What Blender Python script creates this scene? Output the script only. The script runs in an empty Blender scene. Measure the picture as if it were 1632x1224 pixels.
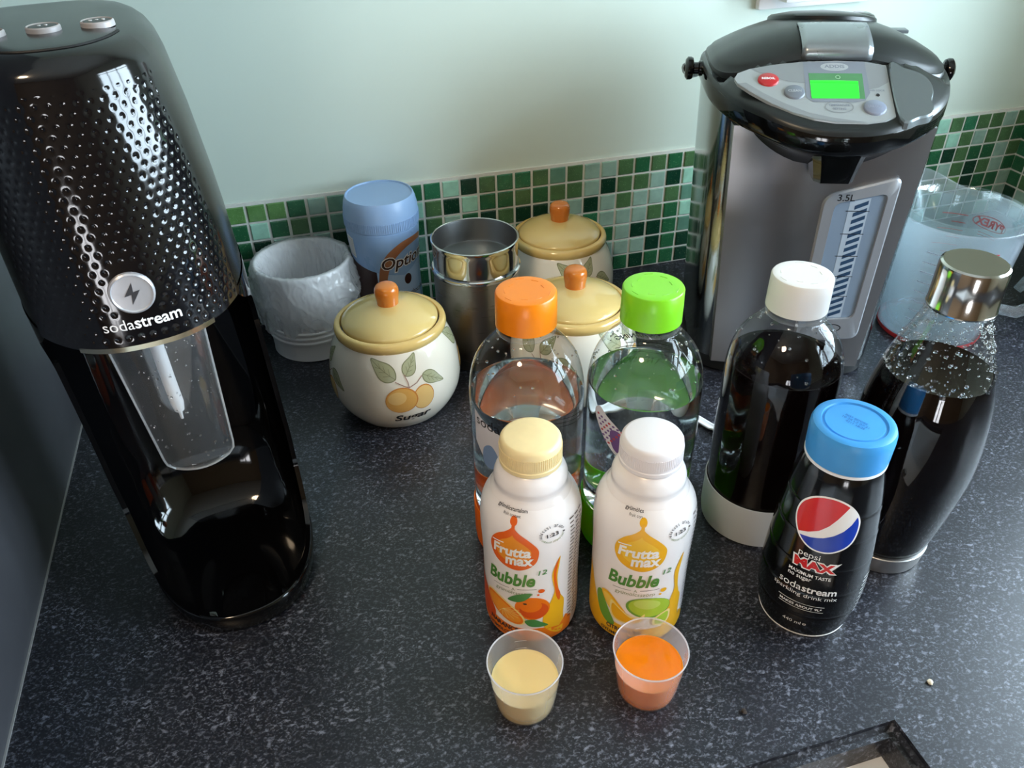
import bpy, bmesh, math, random
from mathutils import Vector, Matrix, noise
random.seed(7)
sc = bpy.context.scene
col = sc.collection
PI = math.pi
R = math.radians

# ------------------------------------------------------------------ camera
cam_d = bpy.data.cameras.new('camera')
cam_d.sensor_fit = 'HORIZONTAL'
cam_d.sensor_width = 36.0
cam_d.lens = 36.0 * 1280.0 / 1632.0
cam_d.clip_start = 0.01
cam = bpy.data.objects.new('camera', cam_d)
col.objects.link(cam)
cam.location = (0.0550, -0.8827, 0.5005)
cam.rotation_euler = (R(54.339), R(0.96), R(-16.288))
sc.camera = cam

# ------------------------------------------------------------------ world, lights, exposure
world = bpy.data.worlds.new('world')
sc.world = world
world.use_nodes = True
wbg = world.node_tree.nodes['Background']
wbg.inputs[0].default_value = (0.55, 0.75, 1.0, 1)
wbg.inputs[1].default_value = 0.5

def area(name, loc, target, sx, sy, power, color):
    d = bpy.data.lights.new(name, 'AREA')
    d.shape = 'RECTANGLE'; d.size = sx; d.size_y = sy
    d.energy = power; d.color = color
    o = bpy.data.objects.new(name, d); col.objects.link(o)
    o.location = loc
    o.rotation_euler = (Vector(target) - Vector(loc)).to_track_quat('-Z', 'Y').to_euler()
    return o
# daylight entering through the window of the right-hand wall and the one across the kitchen
area('window_daylight', (1.175, -0.78, 0.52), (0.2, -0.78, 0.46), 1.1, 0.72, 42.0, (0.70, 0.87, 1.0))
area('glazed_door_daylight', (-0.70, -3.22, -0.48), (-0.70, 0, -0.20), 0.55, 0.75, 16.0, (0.97, 0.97, 1.0))
sc.view_settings.view_transform = 'Standard'
sc.view_settings.look = 'None'
sc.view_settings.exposure = 0.42
sc.view_settings.gamma = 1.0
sc.view_settings.use_curve_mapping = False
sc.cycles.use_denoising = True
sc.cycles.transparent_max_bounces = 24
sc.cycles.max_bounces = 14
sc.cycles.transmission_bounces = 12
sc.cycles.sample_clamp_indirect = 6.0

# ------------------------------------------------------------------ materials
def lin(h):
    if isinstance(h, str):
        h = h.lstrip('#'); c = [int(h[i:i + 2], 16) / 255 for i in (0, 2, 4)]
    else:
        c = [v / 255 for v in h]
    return tuple((v / 12.92 if v <= 0.04045 else ((v + 0.055) / 1.055) ** 2.4) for v in c) + (1.0,)

MATS = {}
def nt(name):
    m = bpy.data.materials.new(name); m.use_nodes = True
    t = m.node_tree
    for n in list(t.nodes): t.nodes.remove(n)
    out = t.nodes.new('ShaderNodeOutputMaterial')
    return m, t, out

def pm(name, color, rough=0.4, metal=0.0, spec=0.5, coat=0.0, bump=0.0, bscale=200.0, var=0.0, vscale=30.0,
       emit=None, estr=0.0, aniso=0.0, sss=0.0):
    """procedural principled material: optional colour variation and fine relief from noise"""
    if name in MATS: return MATS[name]
    m, t, out = nt(name)
    b = t.nodes.new('ShaderNodeBsdfPrincipled')
    t.links.new(b.outputs[0], out.inputs[0])
    c = lin(color)
    b.inputs['Base Color'].default_value = c
    b.inputs['Roughness'].default_value = rough
    b.inputs['Metallic'].default_value = metal
    b.inputs['Specular IOR Level'].default_value = spec
    b.inputs['Coat Weight'].default_value = coat
    b.inputs['Coat Roughness'].default_value = 0.05
    if sss:
        b.inputs['Subsurface Weight'].default_value = sss
        b.inputs['Subsurface Radius'].default_value = (0.01, 0.008, 0.006)
        b.inputs['Subsurface Scale'].default_value = 0.5
    if emit:
        b.inputs['Emission Color'].default_value = lin(emit)
        b.inputs['Emission Strength'].default_value = estr
    tc = t.nodes.new('ShaderNodeTexCoord')
    nz = t.nodes.new('ShaderNodeTexNoise')
    nz.inputs['Scale'].default_value = vscale; nz.inputs['Detail'].default_value = 4
    t.links.new(tc.outputs['Object'], nz.inputs['Vector'])
    if var > 0:
        mx = t.nodes.new('ShaderNodeMix'); mx.data_type = 'RGBA'
        mx.inputs[6].default_value = tuple(v * (1 - var) for v in c[:3]) + (1,)
        mx.inputs[7].default_value = tuple(min(1, v * (1 + var)) for v in c[:3]) + (1,)
        t.links.new(nz.outputs['Fac'], mx.inputs[0])
        t.links.new(mx.outputs[2], b.inputs['Base Color'])
    rr = t.nodes.new('ShaderNodeMapRange')
    rr.inputs['To Min'].default_value = max(0, rough * 0.85); rr.inputs['To Max'].default_value = min(1, rough * 1.15)
    t.links.new(nz.outputs['Fac'], rr.inputs['Value'])
    t.links.new(rr.outputs[0], b.inputs['Roughness'])
    if bump > 0:
        n2 = t.nodes.new('ShaderNodeTexNoise'); n2.inputs['Scale'].default_value = bscale; n2.inputs['Detail'].default_value = 3
        t.links.new(tc.outputs['Object'], n2.inputs['Vector'])
        bp = t.nodes.new('ShaderNodeBump'); bp.inputs['Strength'].default_value = bump; bp.inputs['Distance'].default_value = 0.001
        t.links.new(n2.outputs['Fac'], bp.inputs['Height'])
        t.links.new(bp.outputs[0], b.inputs['Normal'])
    MATS[name] = m
    return m

def clear(name, tint=(1, 1, 1), ior=1.45, rough=0.02, haze=0.0, bump=0.0, bscale=60):
    """thin clear wall: transparent with fresnel reflection and optional milky haze"""
    if name in MATS: return MATS[name]
    m, t, out = nt(name)
    fr = t.nodes.new('ShaderNodeLayerWeight'); fr.inputs['Blend'].default_value = 0.5
    f0 = ((ior - 1) / (ior + 1)) ** 2
    pw = t.nodes.new('ShaderNodeMath'); pw.operation = 'POWER'; pw.inputs[1].default_value = 4.5
    t.links.new(fr.outputs['Facing'], pw.inputs[0])
    sch = t.nodes.new('ShaderNodeMath'); sch.operation = 'MULTIPLY_ADD'; sch.inputs[1].default_value = 0.92 * (1 - f0); sch.inputs[2].default_value = f0
    t.links.new(pw.outputs[0], sch.inputs[0])
    tr = t.nodes.new('ShaderNodeBsdfTransparent'); tr.inputs[0].default_value = (*tint, 1)
    gl = t.nodes.new('ShaderNodeBsdfGlossy'); gl.inputs['Roughness'].default_value = rough
    mx = t.nodes.new('ShaderNodeMixShader')
    t.links.new(sch.outputs[0], mx.inputs[0])
    if bump:
        tc = t.nodes.new('ShaderNodeTexCoord'); nz = t.nodes.new('ShaderNodeTexNoise')
        nz.inputs['Scale'].default_value = bscale; nz.inputs['Detail'].default_value = 5
        t.links.new(tc.outputs['Object'], nz.inputs['Vector'])
        bp = t.nodes.new('ShaderNodeBump'); bp.inputs['Strength'].default_value = bump; bp.inputs['Distance'].default_value = 0.004
        t.links.new(nz.outputs['Fac'], bp.inputs['Height'])
        t.links.new(bp.outputs[0], gl.inputs['Normal']); t.links.new(bp.outputs[0], fr.inputs['Normal'])
    base = tr.outputs[0]
    if haze > 0:
        df = t.nodes.new('ShaderNodeBsdfDiffuse'); df.inputs[0].default_value = (*tint, 1)
        tl = t.nodes.new('ShaderNodeBsdfTranslucent'); tl.inputs[0].default_value = (*tint, 1)
        h = t.nodes.new('ShaderNodeMixShader'); h.inputs[0].default_value = 0.6
        t.links.new(df.outputs[0], h.inputs[1]); t.links.new(tl.outputs[0], h.inputs[2])
        h2 = t.nodes.new('ShaderNodeMixShader'); h2.inputs[0].default_value = haze
        t.links.new(tr.outputs[0], h2.inputs[1]); t.links.new(h.outputs[0], h2.inputs[2])
        base = h2.outputs[0]
    t.links.new(base, mx.inputs[1]); t.links.new(gl.outputs[0], mx.inputs[2])
    t.links.new(mx.outputs[0], out.inputs[0])
    MATS[name] = m
    return m

def translucent_plastic(name, color, trans=0.4, rough=0.3):
    if name in MATS: return MATS[name]
    m, t, out = nt(name)
    b = t.nodes.new('ShaderNodeBsdfPrincipled'); b.inputs['Base Color'].default_value = lin(color); b.inputs['Roughness'].default_value = rough
    tl = t.nodes.new('ShaderNodeBsdfTranslucent'); tl.inputs[0].default_value = lin(color)
    mx = t.nodes.new('ShaderNodeMixShader'); mx.inputs[0].default_value = trans
    t.links.new(b.outputs[0], mx.inputs[1]); t.links.new(tl.outputs[0], mx.inputs[2]); t.links.new(mx.outputs[0], out.inputs[0])
    MATS[name] = m
    return m

def water_mat(name, ior=1.33, color=(1, 1, 1)):
    if name in MATS: return MATS[name]
    m, t, out = nt(name)
    g = t.nodes.new('ShaderNodeBsdfGlass'); g.inputs['IOR'].default_value = ior; g.inputs['Roughness'].default_value = 0.0
    g.inputs['Color'].default_value = (*color, 1)
    t.links.new(g.outputs[0], out.inputs[0]); MATS[name] = m
    return m

def steel(name, color='#b9babb', rough=0.25, streak=(1, 1, 60), amount=0.12, aniso=0.0):
    """brushed steel: stretched noise drives roughness and a very fine relief"""
    if name in MATS: return MATS[name]
    m, t, out = nt(name)
    b = t.nodes.new('ShaderNodeBsdfPrincipled')
    b.inputs['Base Color'].default_value = lin(color); b.inputs['Metallic'].default_value = 1
    if aniso:
        tg = t.nodes.new('ShaderNodeTangent'); tg.direction_type = 'RADIAL'; tg.axis = 'Z'
        b.inputs['Anisotropic'].default_value = aniso; b.inputs['Anisotropic Rotation'].default_value = 0.25
        t.links.new(tg.outputs[0], b.inputs['Tangent'])
    tc = t.nodes.new('ShaderNodeTexCoord'); mp = t.nodes.new('ShaderNodeMapping'); mp.inputs['Scale'].default_value = streak
    nz = t.nodes.new('ShaderNodeTexNoise'); nz.inputs['Scale'].default_value = 30; nz.inputs['Detail'].default_value = 5
    t.links.new(tc.outputs['Object'], mp.inputs[0]); t.links.new(mp.outputs[0], nz.inputs['Vector'])
    mr = t.nodes.new('ShaderNodeMapRange'); mr.inputs['To Min'].default_value = max(.02, rough - amount); mr.inputs['To Max'].default_value = rough + amount
    t.links.new(nz.outputs['Fac'], mr.inputs['Value']); t.links.new(mr.outputs[0], b.inputs['Roughness'])
    bp = t.nodes.new('ShaderNodeBump'); bp.inputs['Strength'].default_value = 0.08; bp.inputs['Distance'].default_value = 0.0005
    t.links.new(nz.outputs['Fac'], bp.inputs['Height']); t.links.new(bp.outputs[0], b.inputs['Normal'])
    t.links.new(b.outputs[0], out.inputs[0]); MATS[name] = m
    return m

def worktop_mat():
    m, t, out = nt('speckled_laminate')
    b = t.nodes.new('ShaderNodeBsdfPrincipled')
    tc = t.nodes.new('ShaderNodeTexCoord')
    mp = t.nodes.new('ShaderNodeMapping'); mp.inputs['Rotation'].default_value = (0, 0, R(25)); mp.inputs['Scale'].default_value = (1.0, 1.35, 1)
    t.links.new(tc.outputs['Object'], mp.inputs[0])
    def noise_n(scale, detail, dist=0.0, rough=.6):
        n = t.nodes.new('ShaderNodeTexNoise'); n.inputs['Scale'].default_value = scale; n.inputs['Detail'].default_value = detail
        n.inputs['Distortion'].default_value = dist; n.inputs['Roughness'].default_value = rough
        t.links.new(mp.outputs[0], n.inputs['Vector']); return n
    def ramp(src, a, c):
        r = t.nodes.new('ShaderNodeMapRange'); r.inputs['From Min'].default_value = a; r.inputs['From Max'].default_value = c
        t.links.new(src, r.inputs['Value']); return r.outputs[0]
    f1 = ramp(noise_n(230, 3, 0.35).outputs['Fac'], 0.54, 0.74)
    f2 = ramp(noise_n(480, 2, 0.3).outputs['Fac'], 0.54, 0.72)
    g = ramp(noise_n(28, 3).outputs['Fac'], 0.35, 0.62)
    mxx = t.nodes.new('ShaderNodeMath'); mxx.operation = 'MAXIMUM'
    h = t.nodes.new('ShaderNodeMath'); h.operation = 'MULTIPLY'; h.inputs[1].default_value = 0.5
    t.links.new(f2, h.inputs[0]); t.links.new(f1, mxx.inputs[0]); t.links.new(h.outputs[0], mxx.inputs[1])
    ml = t.nodes.new('ShaderNodeMath'); ml.operation = 'MULTIPLY_ADD'; ml.inputs[1].default_value = 0.7; ml.inputs[2].default_value = 0.3
    t.links.new(g, ml.inputs[0])
    fm = t.nodes.new('ShaderNodeMath'); fm.operation = 'MULTIPLY'
    t.links.new(mxx.outputs[0], fm.inputs[0]); t.links.new(ml.outputs[0], fm.inputs[1])
    base = t.nodes.new('ShaderNodeMix'); base.data_type = 'RGBA'
    base.inputs[6].default_value = lin('#0b0c11'); base.inputs[7].default_value = lin('#20222b')
    t.links.new(noise_n(60, 5).outputs['Fac'], base.inputs[0])
    mix = t.nodes.new('ShaderNodeMix'); mix.data_type = 'RGBA'
    t.links.new(fm.outputs[0], mix.inputs[0]); t.links.new(base.outputs[2], mix.inputs[6]); mix.inputs[7].default_value = lin('#868a98')
    t.links.new(mix.outputs[2], b.inputs['Base Color'])
    b.inputs['Roughness'].default_value = 0.36
    b.inputs['Specular IOR Level'].default_value = 0.5
    n = noise_n(500, 2)
    bp = t.nodes.new('ShaderNodeBump'); bp.inputs['Strength'].default_value = 0.12; bp.inputs['Distance'].default_value = 0.0006
    t.links.new(n.outputs['Fac'], bp.inputs['Height']); t.links.new(bp.outputs[0], b.inputs['Normal'])
    t.links.new(b.outputs[0], out.inputs[0])
    return m

def tile_mat(name, color, sparkle):
    m, t, out = nt(name)
    b = t.nodes.new('ShaderNodeBsdfPrincipled')
    tc = t.nodes.new('ShaderNodeTexCoord')
    nz = t.nodes.new('ShaderNodeTexNoise'); nz.inputs['Scale'].default_value = 700; nz.inputs['Detail'].default_value = 3
    n2 = t.nodes.new('ShaderNodeTexNoise'); n2.inputs['Scale'].default_value = 90; n2.inputs['Detail'].default_value = 4
    geo = t.nodes.new('ShaderNodeObjectInfo')
    ad = t.nodes.new('ShaderNodeVectorMath'); ad.operation = 'ADD'
    t.links.new(tc.outputs['Object'], ad.inputs[0]); t.links.new(geo.outputs['Location'], ad.inputs[1])
    t.links.new(ad.outputs[0], nz.inputs['Vector']); t.links.new(ad.outputs[0], n2.inputs['Vector'])
    c = lin(color)
    m1 = t.nodes.new('ShaderNodeMix'); m1.data_type = 'RGBA'
    m1.inputs[6].default_value = tuple(v * .7 for v in c[:3]) + (1,); m1.inputs[7].default_value = tuple(min(1, v * 1.3) for v in c[:3]) + (1,)
    t.links.new(n2.outputs['Fac'], m1.inputs[0])
    mr = t.nodes.new('ShaderNodeMapRange'); mr.inputs['From Min'].default_value = .62; mr.inputs['From Max'].default_value = .75; mr.inputs['To Max'].default_value = sparkle
    t.links.new(nz.outputs['Fac'], mr.inputs['Value'])
    m2 = t.nodes.new('ShaderNodeMix'); m2.data_type = 'RGBA'
    t.links.new(mr.outputs[0], m2.inputs[0]); t.links.new(m1.outputs[2], m2.inputs[6]); m2.inputs[7].default_value = lin('#b9d8ae')
    t.links.new(m2.outputs[2], b.inputs['Base Color'])
    b.inputs['Roughness'].default_value = 0.16
    t.links.new(b.outputs[0], out.inputs[0])
    return m

# ------------------------------------------------------------------ object helpers
def finish(me, smooth=True, ang=38):
    if smooth:
        me.shade_smooth()
        me.set_sharp_from_angle(angle=R(ang))

def obj(name, bm, mats, parent=None, loc=None, smooth=True, ang=38, recalc=True):
    if recalc: bmesh.ops.recalc_face_normals(bm, faces=bm.faces)
    me = bpy.data.meshes.new(name); bm.to_mesh(me); bm.free()
    if not isinstance(mats, (list, tuple)): mats = [mats]
    for m in mats: me.materials.append(m)
    finish(me, smooth, ang)
    o = bpy.data.objects.new(name, me); col.objects.link(o)
    if parent: o.parent = parent
    if loc: o.location = loc
    return o

def thing(name, label, cat, loc=(0, 0, 0), rotz=0.0, group=None):
    o = bpy.data.objects.new(name, None); col.objects.link(o)
    o.empty_display_size = 0.02
    o.location = loc; o.rotation_euler = (0, 0, rotz)
    o['label'] = label; o['category'] = cat
    if group: o['group'] = group
    return o

def tag(o, label, cat, group=None):
    o['label'] = label; o['category'] = cat
    if group: o['group'] = group
    return o

def struct(name, bm, m, label=None, cat=None, smooth=False):
    o = obj(name, bm, m, smooth=smooth); o['kind'] = 'structure'
    if label: o['label'] = label
    if cat: o['category'] = cat
    return o

def box(bm, x0, x1, y0, y1, z0, z1, bev=0.0):
    r = bmesh.ops.create_cube(bm, size=1.0)
    vs = r['verts']
    for v in vs:
        v.co = Vector((x0 + (v.co.x + .5) * (x1 - x0), y0 + (v.co.y + .5) * (y1 - y0), z0 + (v.co.z + .5) * (z1 - z0)))
    if bev > 0:
        es = {e for v in vs for e in v.link_edges}
        bmesh.ops.bevel(bm, geom=list(es), offset=bev, segments=2, affect='EDGES', profile=0.6)

def cbox(x0, x1, y0, y1, z0, z1, bev=0.0):
    bm = bmesh.new(); box(bm, x0, x1, y0, y1, z0, z1, bev); return bm

def cr(pts, n=6):
    """catmull-rom resampling of a profile"""
    out = []
    P = [pts[0]] + list(pts) + [pts[-1]]
    for i in range(1, len(P) - 2):
        p0, p1, p2, p3 = P[i - 1], P[i], P[i + 1], P[i + 2]
        for k in range(n):
            t = k / n
            out.append(tuple(0.5 * ((2 * p1[j]) + (-p0[j] + p2[j]) * t + (2 * p0[j] - 5 * p1[j] + 4 * p2[j] - p3[j]) * t * t + (-p0[j] + 3 * p1[j] - 3 * p2[j] + p3[j]) * t ** 3) for j in range(2)))
    out.append(tuple(pts[-1]))
    return out

def mm(pts): return [(a / 1000, b / 1000) for a, b in pts]

def lathe_into(bm, prof, seg=72, fn=None):
    rings = []
    for r, z in prof:
        if r < 1e-6:
            rings.append([bm.verts.new((0, 0, z))])
        else:
            ring = []
            for i in range(seg):
                a = 2 * PI * i / seg
                rr = r if fn is None else r + fn(a, r, z)
                ring.append(bm.verts.new((rr * math.cos(a), rr * math.sin(a), z)))
            rings.append(ring)
    for A, B in zip(rings, rings[1:]):
        if len(A) == 1 and len(B) == 1: continue
        for i in range(seg):
            j = (i + 1) % seg
            if len(A) == 1: bm.faces.new((A[0], B[j], B[i]))
            elif len(B) == 1: bm.faces.new((A[i], A[j], B[0]))
            else: bm.faces.new((A[i], A[j], B[j], B[i]))
    return rings

def lathe(prof, seg=72, fn=None):
    bm = bmesh.new(); lathe_into(bm, prof, seg, fn); return bm

def rad_at(prof):
    pts = sorted([(z, r) for r, z in prof])
    def f(z):
        if z <= pts[0][0]: return pts[0][1]
        for (z0, r0), (z1, r1) in zip(pts, pts[1:]):
            if z <= z1:
                return r0 if z1 - z0 < 1e-9 else r0 + (r1 - r0) * (z - z0) / (z1 - z0)
        return pts[-1][1]
    return f

def tube_into(bm, pts, rad, seg=10, caps=True):
    pts = [Vector(p) for p in pts]; n = len(pts)
    rads = rad if isinstance(rad, (list, tuple)) else [rad] * n
    rings = []
    up = Vector((0, 0, 1))
    prev = None
    for i, p in enumerate(pts):
        d = (pts[min(i + 1, n - 1)] - pts[max(i - 1, 0)]).normalized()
        if prev is None:
            x = d.cross(up)
            if x.length < 1e-3: x = d.cross(Vector((1, 0, 0)))
        else:
            x = prev - d * prev.dot(d)
        x.normalize(); y = d.cross(x); prev = x
        rings.append([bm.verts.new(p + (x * math.cos(2 * PI * k / seg) + y * math.sin(2 * PI * k / seg)) * rads[i]) for k in range(seg)])
    for A, B in zip(rings, rings[1:]):
        for k in range(seg):
            bm.faces.new((A[k], A[(k + 1) % seg], B[(k + 1) % seg], B[k]))
    if caps:
        bm.faces.new(rings[0][::-1]); bm.faces.new(rings[-1])

def dense(pts, n=6):
    out = []; L = len(pts)
    for i in range(L):
        p0, p1, p2, p3 = pts[i - 1], pts[i], pts[(i + 1) % L], pts[(i + 2) % L]
        for q in range(n):
            t = q / n; out.append(tuple(0.5 * ((2 * p1[j]) + (-p0[j] + p2[j]) * t + (2 * p0[j] - 5 * p1[j] + 4 * p2[j] - p3[j]) * t * t + (-p0[j] + 3 * p1[j] - 3 * p2[j] + p3[j]) * t ** 3) for j in range(2)))
    return out

# ------------------------------------------------------------------ flat print that follows a surface
class Print:
    """collects flat shapes (mm, x right, y up) and lays them on a surface given by a mapping"""
    def __init__(self, mapper, step=2.0):
        self.bm = bmesh.new(); self.mapper = mapper; self.mats = []; self.step = step; self.layer = 0
    def _mi(self, m):
        if m not in self.mats: self.mats.append(m)
        return self.mats.index(m)
    def _put(self, tmp, m, layer):
        mi = self._mi(m)
        xs = [v.co.x for v in tmp.verts]; ys = [v.co.y for v in tmp.verts]
        if not xs: tmp.free(); return
        for lo, hi, no in ((min(xs), max(xs), (1, 0, 0)), (min(ys), max(ys), (0, 1, 0))):
            k = math.floor(lo / self.step) + 1
            while k * self.step < hi:
                co = (k * self.step, 0, 0) if no[0] else (0, k * self.step, 0)
                bmesh.ops.bisect_plane(tmp, geom=list(tmp.verts) + list(tmp.edges) + list(tmp.faces), plane_co=co, plane_no=no, dist=1e-5)
                k += 1
        off = 0.00018 + 0.00007 * layer
        vm = {}
        for v in tmp.verts: vm[v] = self.bm.verts.new(self.mapper(v.co.x / 1000, v.co.y / 1000, off))
        for f in tmp.faces:
            try:
                nf = self.bm.faces.new([vm[v] for v in f.verts]); nf.material_index = mi
            except ValueError: pass
        tmp.free()
    def poly(self, pts, m, layer=0, cx=0, cy=0, rot=0, sx=1, sy=1):
        tmp = bmesh.new(); ca, sa = math.cos(R(rot)), math.sin(R(rot))
        vs = []
        for x, y in pts:
            x *= sx; y *= sy
            vs.append(tmp.verts.new((cx + x * ca - y * sa, cy + x * sa + y * ca, 0)))
        f = tmp.faces.new(vs)
        if f.normal.z < 0: f.normal_flip()
        f.normal_update()
        if f.normal.z < 0: f.normal_flip()
        bmesh.ops.triangulate(tmp, faces=[f])
        self._put(tmp, m, layer)
    def blob(self, pts, m, layer=0, n=5, **k):
        P = list(pts); out = []; L = len(P)
        for i in range(L):
            p0, p1, p2, p3 = P[i - 1], P[i], P[(i + 1) % L], P[(i + 2) % L]
            for q in range(n):
                t = q / n
                out.append(tuple(0.5 * ((2 * p1[j]) + (-p0[j] + p2[j]) * t + (2 * p0[j] - 5 * p1[j] + 4 * p2[j] - p3[j]) * t * t + (-p0[j] + 3 * p1[j] - 3 * p2[j] + p3[j]) * t ** 3) for j in range(2)))
        self.poly(out, m, layer, **k)
    def ell(self, cx, cy, rx, ry, m, layer=0, rot=0, n=28, a0=0, a1=360):
        pts = [(rx * math.cos(R(a0 + (a1 - a0) * i / n)), ry * math.sin(R(a0 + (a1 - a0) * i / n))) for i in range(n + (0 if a1 - a0 == 360 else 1))]
        self.poly(pts, m, layer, cx=cx, cy=cy, rot=rot)
    def line(self, pts, w, m, layer=0):
        for (x0, y0), (x1, y1) in zip(pts, pts[1:]):
            dx, dy = x1 - x0, y1 - y0; L = math.hypot(dx, dy)
            if L < 1e-6: continue
            nx, ny = -dy / L * w / 2, dx / L * w / 2; ex, ey = dx / L * w * .3, dy / L * w * .3
            self.poly([(x0 + nx - ex, y0 + ny - ey), (x0 - nx - ex, y0 - ny - ey), (x1 - nx + ex, y1 - ny + ey), (x1 + nx + ex, y1 + ny + ey)], m, layer)
    def ring(self, cx, cy, rx, ry, w, m, layer=0, n=40):
        self.line([(cx + rx * math.cos(2 * PI * i / n), cy + ry * math.sin(2 * PI * i / n)) for i in range(n + 1)], w, m, layer)
    def text(self, s, cx, cy, w, h, m, layer=0, rot=0, shear=0.0, bold=0.0, spacing=1.0):
        cu = bpy.data.curves.new('txt', 'FONT'); cu.body = s; cu.size = 1; cu.resolution_u = 3
        cu.shear = shear; cu.offset = bold; cu.space_character = spacing
        to = bpy.data.objects.new('txt', cu); col.objects.link(to)
        dg = bpy.context.evaluated_depsgraph_get()
        me = bpy.data.meshes.new_from_object(to.evaluated_get(dg))
        bpy.data.objects.remove(to); bpy.data.curves.remove(cu)
        tmp = bmesh.new(); tmp.from_mesh(me); bpy.data.meshes.remove(me)
        if not tmp.verts: tmp.free(); return
        x0 = min(v.co.x for v in tmp.verts); x1 = max(v.co.x for v in tmp.verts)
        y0 = min(v.co.y for v in tmp.verts); y1 = max(v.co.y for v in tmp.verts)
        kx = w / (x1 - x0); ky = (h / (y1 - y0)) if h else kx
        ca, sa = math.cos(R(rot)), math.sin(R(rot))
        for v in tmp.verts:
            x = (v.co.x - (x0 + x1) / 2) * kx; y = (v.co.y - (y0 + y1) / 2) * ky
            v.co = Vector((cx + x * ca - y * sa, cy + x * sa + y * ca, 0))
        self._put(tmp, m, layer)
    def arc_text(self, s, cx, cy, rx, ry, a_start, a_end, h, m, layer=0, bold=0.0, flip=False):
        n = len(s)
        for i, ch in enumerate(s):
            if ch == ' ': continue
            a = R(a_start + (a_end - a_start) * (i + .5) / n)
            x = cx + rx * math.cos(a); y = cy + ry * math.sin(a)
            self.text(ch, x, y, h * (0.3 if ch in 'il.:·' else 0.62), h, m, layer, rot=math.degrees(a) + (90 if flip else -90), bold=bold)
    def build(self, name, parent):
        return obj(name, self.bm, self.mats, parent, smooth=True, recalc=False, ang=60)

def on_lathe(radf, off_ang=0.0, extra=0.0, rref=None):
    """x runs along the circumference (0 = local -Y, + = viewer's right), y is height"""
    def f(x, y, off):
        rr = radf(y); a = -PI / 2 + off_ang + x / (rref or rr)
        rr += off + extra
        return (rr * math.cos(a), rr * math.sin(a), y)
    return f

def face(x, y, extra_deg=0.0):
    """z-rotation that turns a thing's local -Y towards where the photographer stood"""
    return math.atan2(cam.location.y - y, cam.location.x - x) + PI / 2 + R(extra_deg)

# ------------------------------------------------------------------ common colours
M_white = pm('white_plastic', '#e9e6e6', 0.35)
M_black_gloss = pm('black_gloss_plastic', '#050506', 0.06, spec=0.5, var=0.1)
M_black_satin = pm('black_satin_plastic', '#141617', 0.35)
M_chrome = pm('chrome', '#d8d8d8', 0.08, metal=1.0)
M_ink_black = pm('ink_black', '#17171a', 0.5)
M_ink_white = pm('ink_white', '#f2f2f4', 0.4)

# ================================================================== SETTING
TP = 0.022            # mosaic pitch
TZ = 0.0216
XR = 1.057            # right-hand wall
XP = -0.193           # side of the tall dark cabinet
ZC, ZF = 1.50, -0.90
YF = -3.1; XL = -1.9
M_wall = pm('mint_wall_paint', '#cddbd0', 0.55, bump=0.05, bscale=60, var=0.02, vscale=6)
M_room = pm('tan_room_paint', '#a8937c', 0.8, var=0.03)
M_ceil = pm('ceiling_paint', '#e6e4de', 0.8, var=0.02)
struct('wall_back', cbox(XL, XR + .3, 0.0, 0.1, ZF, ZC), M_wall, 'pale mint green painted wall behind the worktop', 'wall')
# right wall with a window opening
WY0, WY1, WZ0, WZ1 = -1.30, -0.26, 0.18, 0.86
bm = bmesh.new()
box(bm, XR, XR + .1, WY1, 0.0, ZF, ZC); box(bm, XR, XR + .1, YF, WY0, ZF, ZC)
box(bm, XR, XR + .1, WY0, WY1, ZF, WZ0); box(bm, XR, XR + .1, WY0, WY1, WZ1, ZC)
struct('wall_right', bm, M_wall, 'pale mint green side wall with the window', 'wall')
FX0, FX1, FZ0, FZ1 = -1.00, -0.40, -0.86, -0.08
bm = bmesh.new()
box(bm, XL, FX0, YF - .1, YF, ZF, ZC); box(bm, FX1, XR + .1, YF - .1, YF, ZF, ZC); box(bm, FX0, FX1, YF - .1, YF, ZF, FZ0); box(bm, FX0, FX1, YF - .1, YF, FZ1, ZC)
struct('wall_front', bm, M_room, 'tan wall on the far side of the kitchen', 'wall')
struct('wall_left', cbox(XL - .1, XL, YF, 0.1, ZF, ZC), M_room, 'tan wall beyond the tall cabinet', 'wall')
struct('floor', cbox(XL, XR, YF, 0, ZF - .05, ZF), pm('floor_lino', '#6b5a48', 0.5, var=0.15, vscale=8), 'brown kitchen floor', 'floor')
struct('ceiling', cbox(XL - .1, XR + .1, YF - .1, 0.1, ZC, ZC + .05), M_ceil, 'plain pale kitchen ceiling', 'ceiling')
M_frame = pm('window_frame_paint', '#e8e8e6', 0.4)
w = thing('window_1', 'white framed kitchen window in the right wall', 'window', (XR + .05, (WY0 + WY1) / 2, WZ0)); w['kind'] = 'structure'
hw, hh = (WY1 - WY0) / 2, WZ1 - WZ0
bm = bmesh.new(); t_ = .035
box(bm, -.03, .03, -hw, hw, 0, t_); box(bm, -.03, .03, -hw, hw, hh - t_, hh)
box(bm, -.03, .03, -hw, -hw + t_, t_, hh - t_); box(bm, -.03, .03, hw - t_, hw, t_, hh - t_)
obj('window_frame', bm, M_frame, w, smooth=False)
for yy in (-.165, .165): obj('mullion', cbox(-.025, .025, yy - .014, yy + .014, t_, hh - t_), M_frame, w, smooth=False)
obj('transom', cbox(-.024, .024, -hw + t_, hw - t_, hh * .68 - .02, hh * .68 + .02), M_frame, w, smooth=False)
for i, (ya, yb) in enumerate(((-hw + t_, -.179), (-.151, .151), (.179, hw - t_))):
    for za, zb in ((t_, hh * .68 - .02), (hh * .68 + .02, hh - t_)):
        obj('pane', cbox(-.002, .002, ya, yb, za, zb), clear('window_glass'), w, smooth=False)

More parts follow.
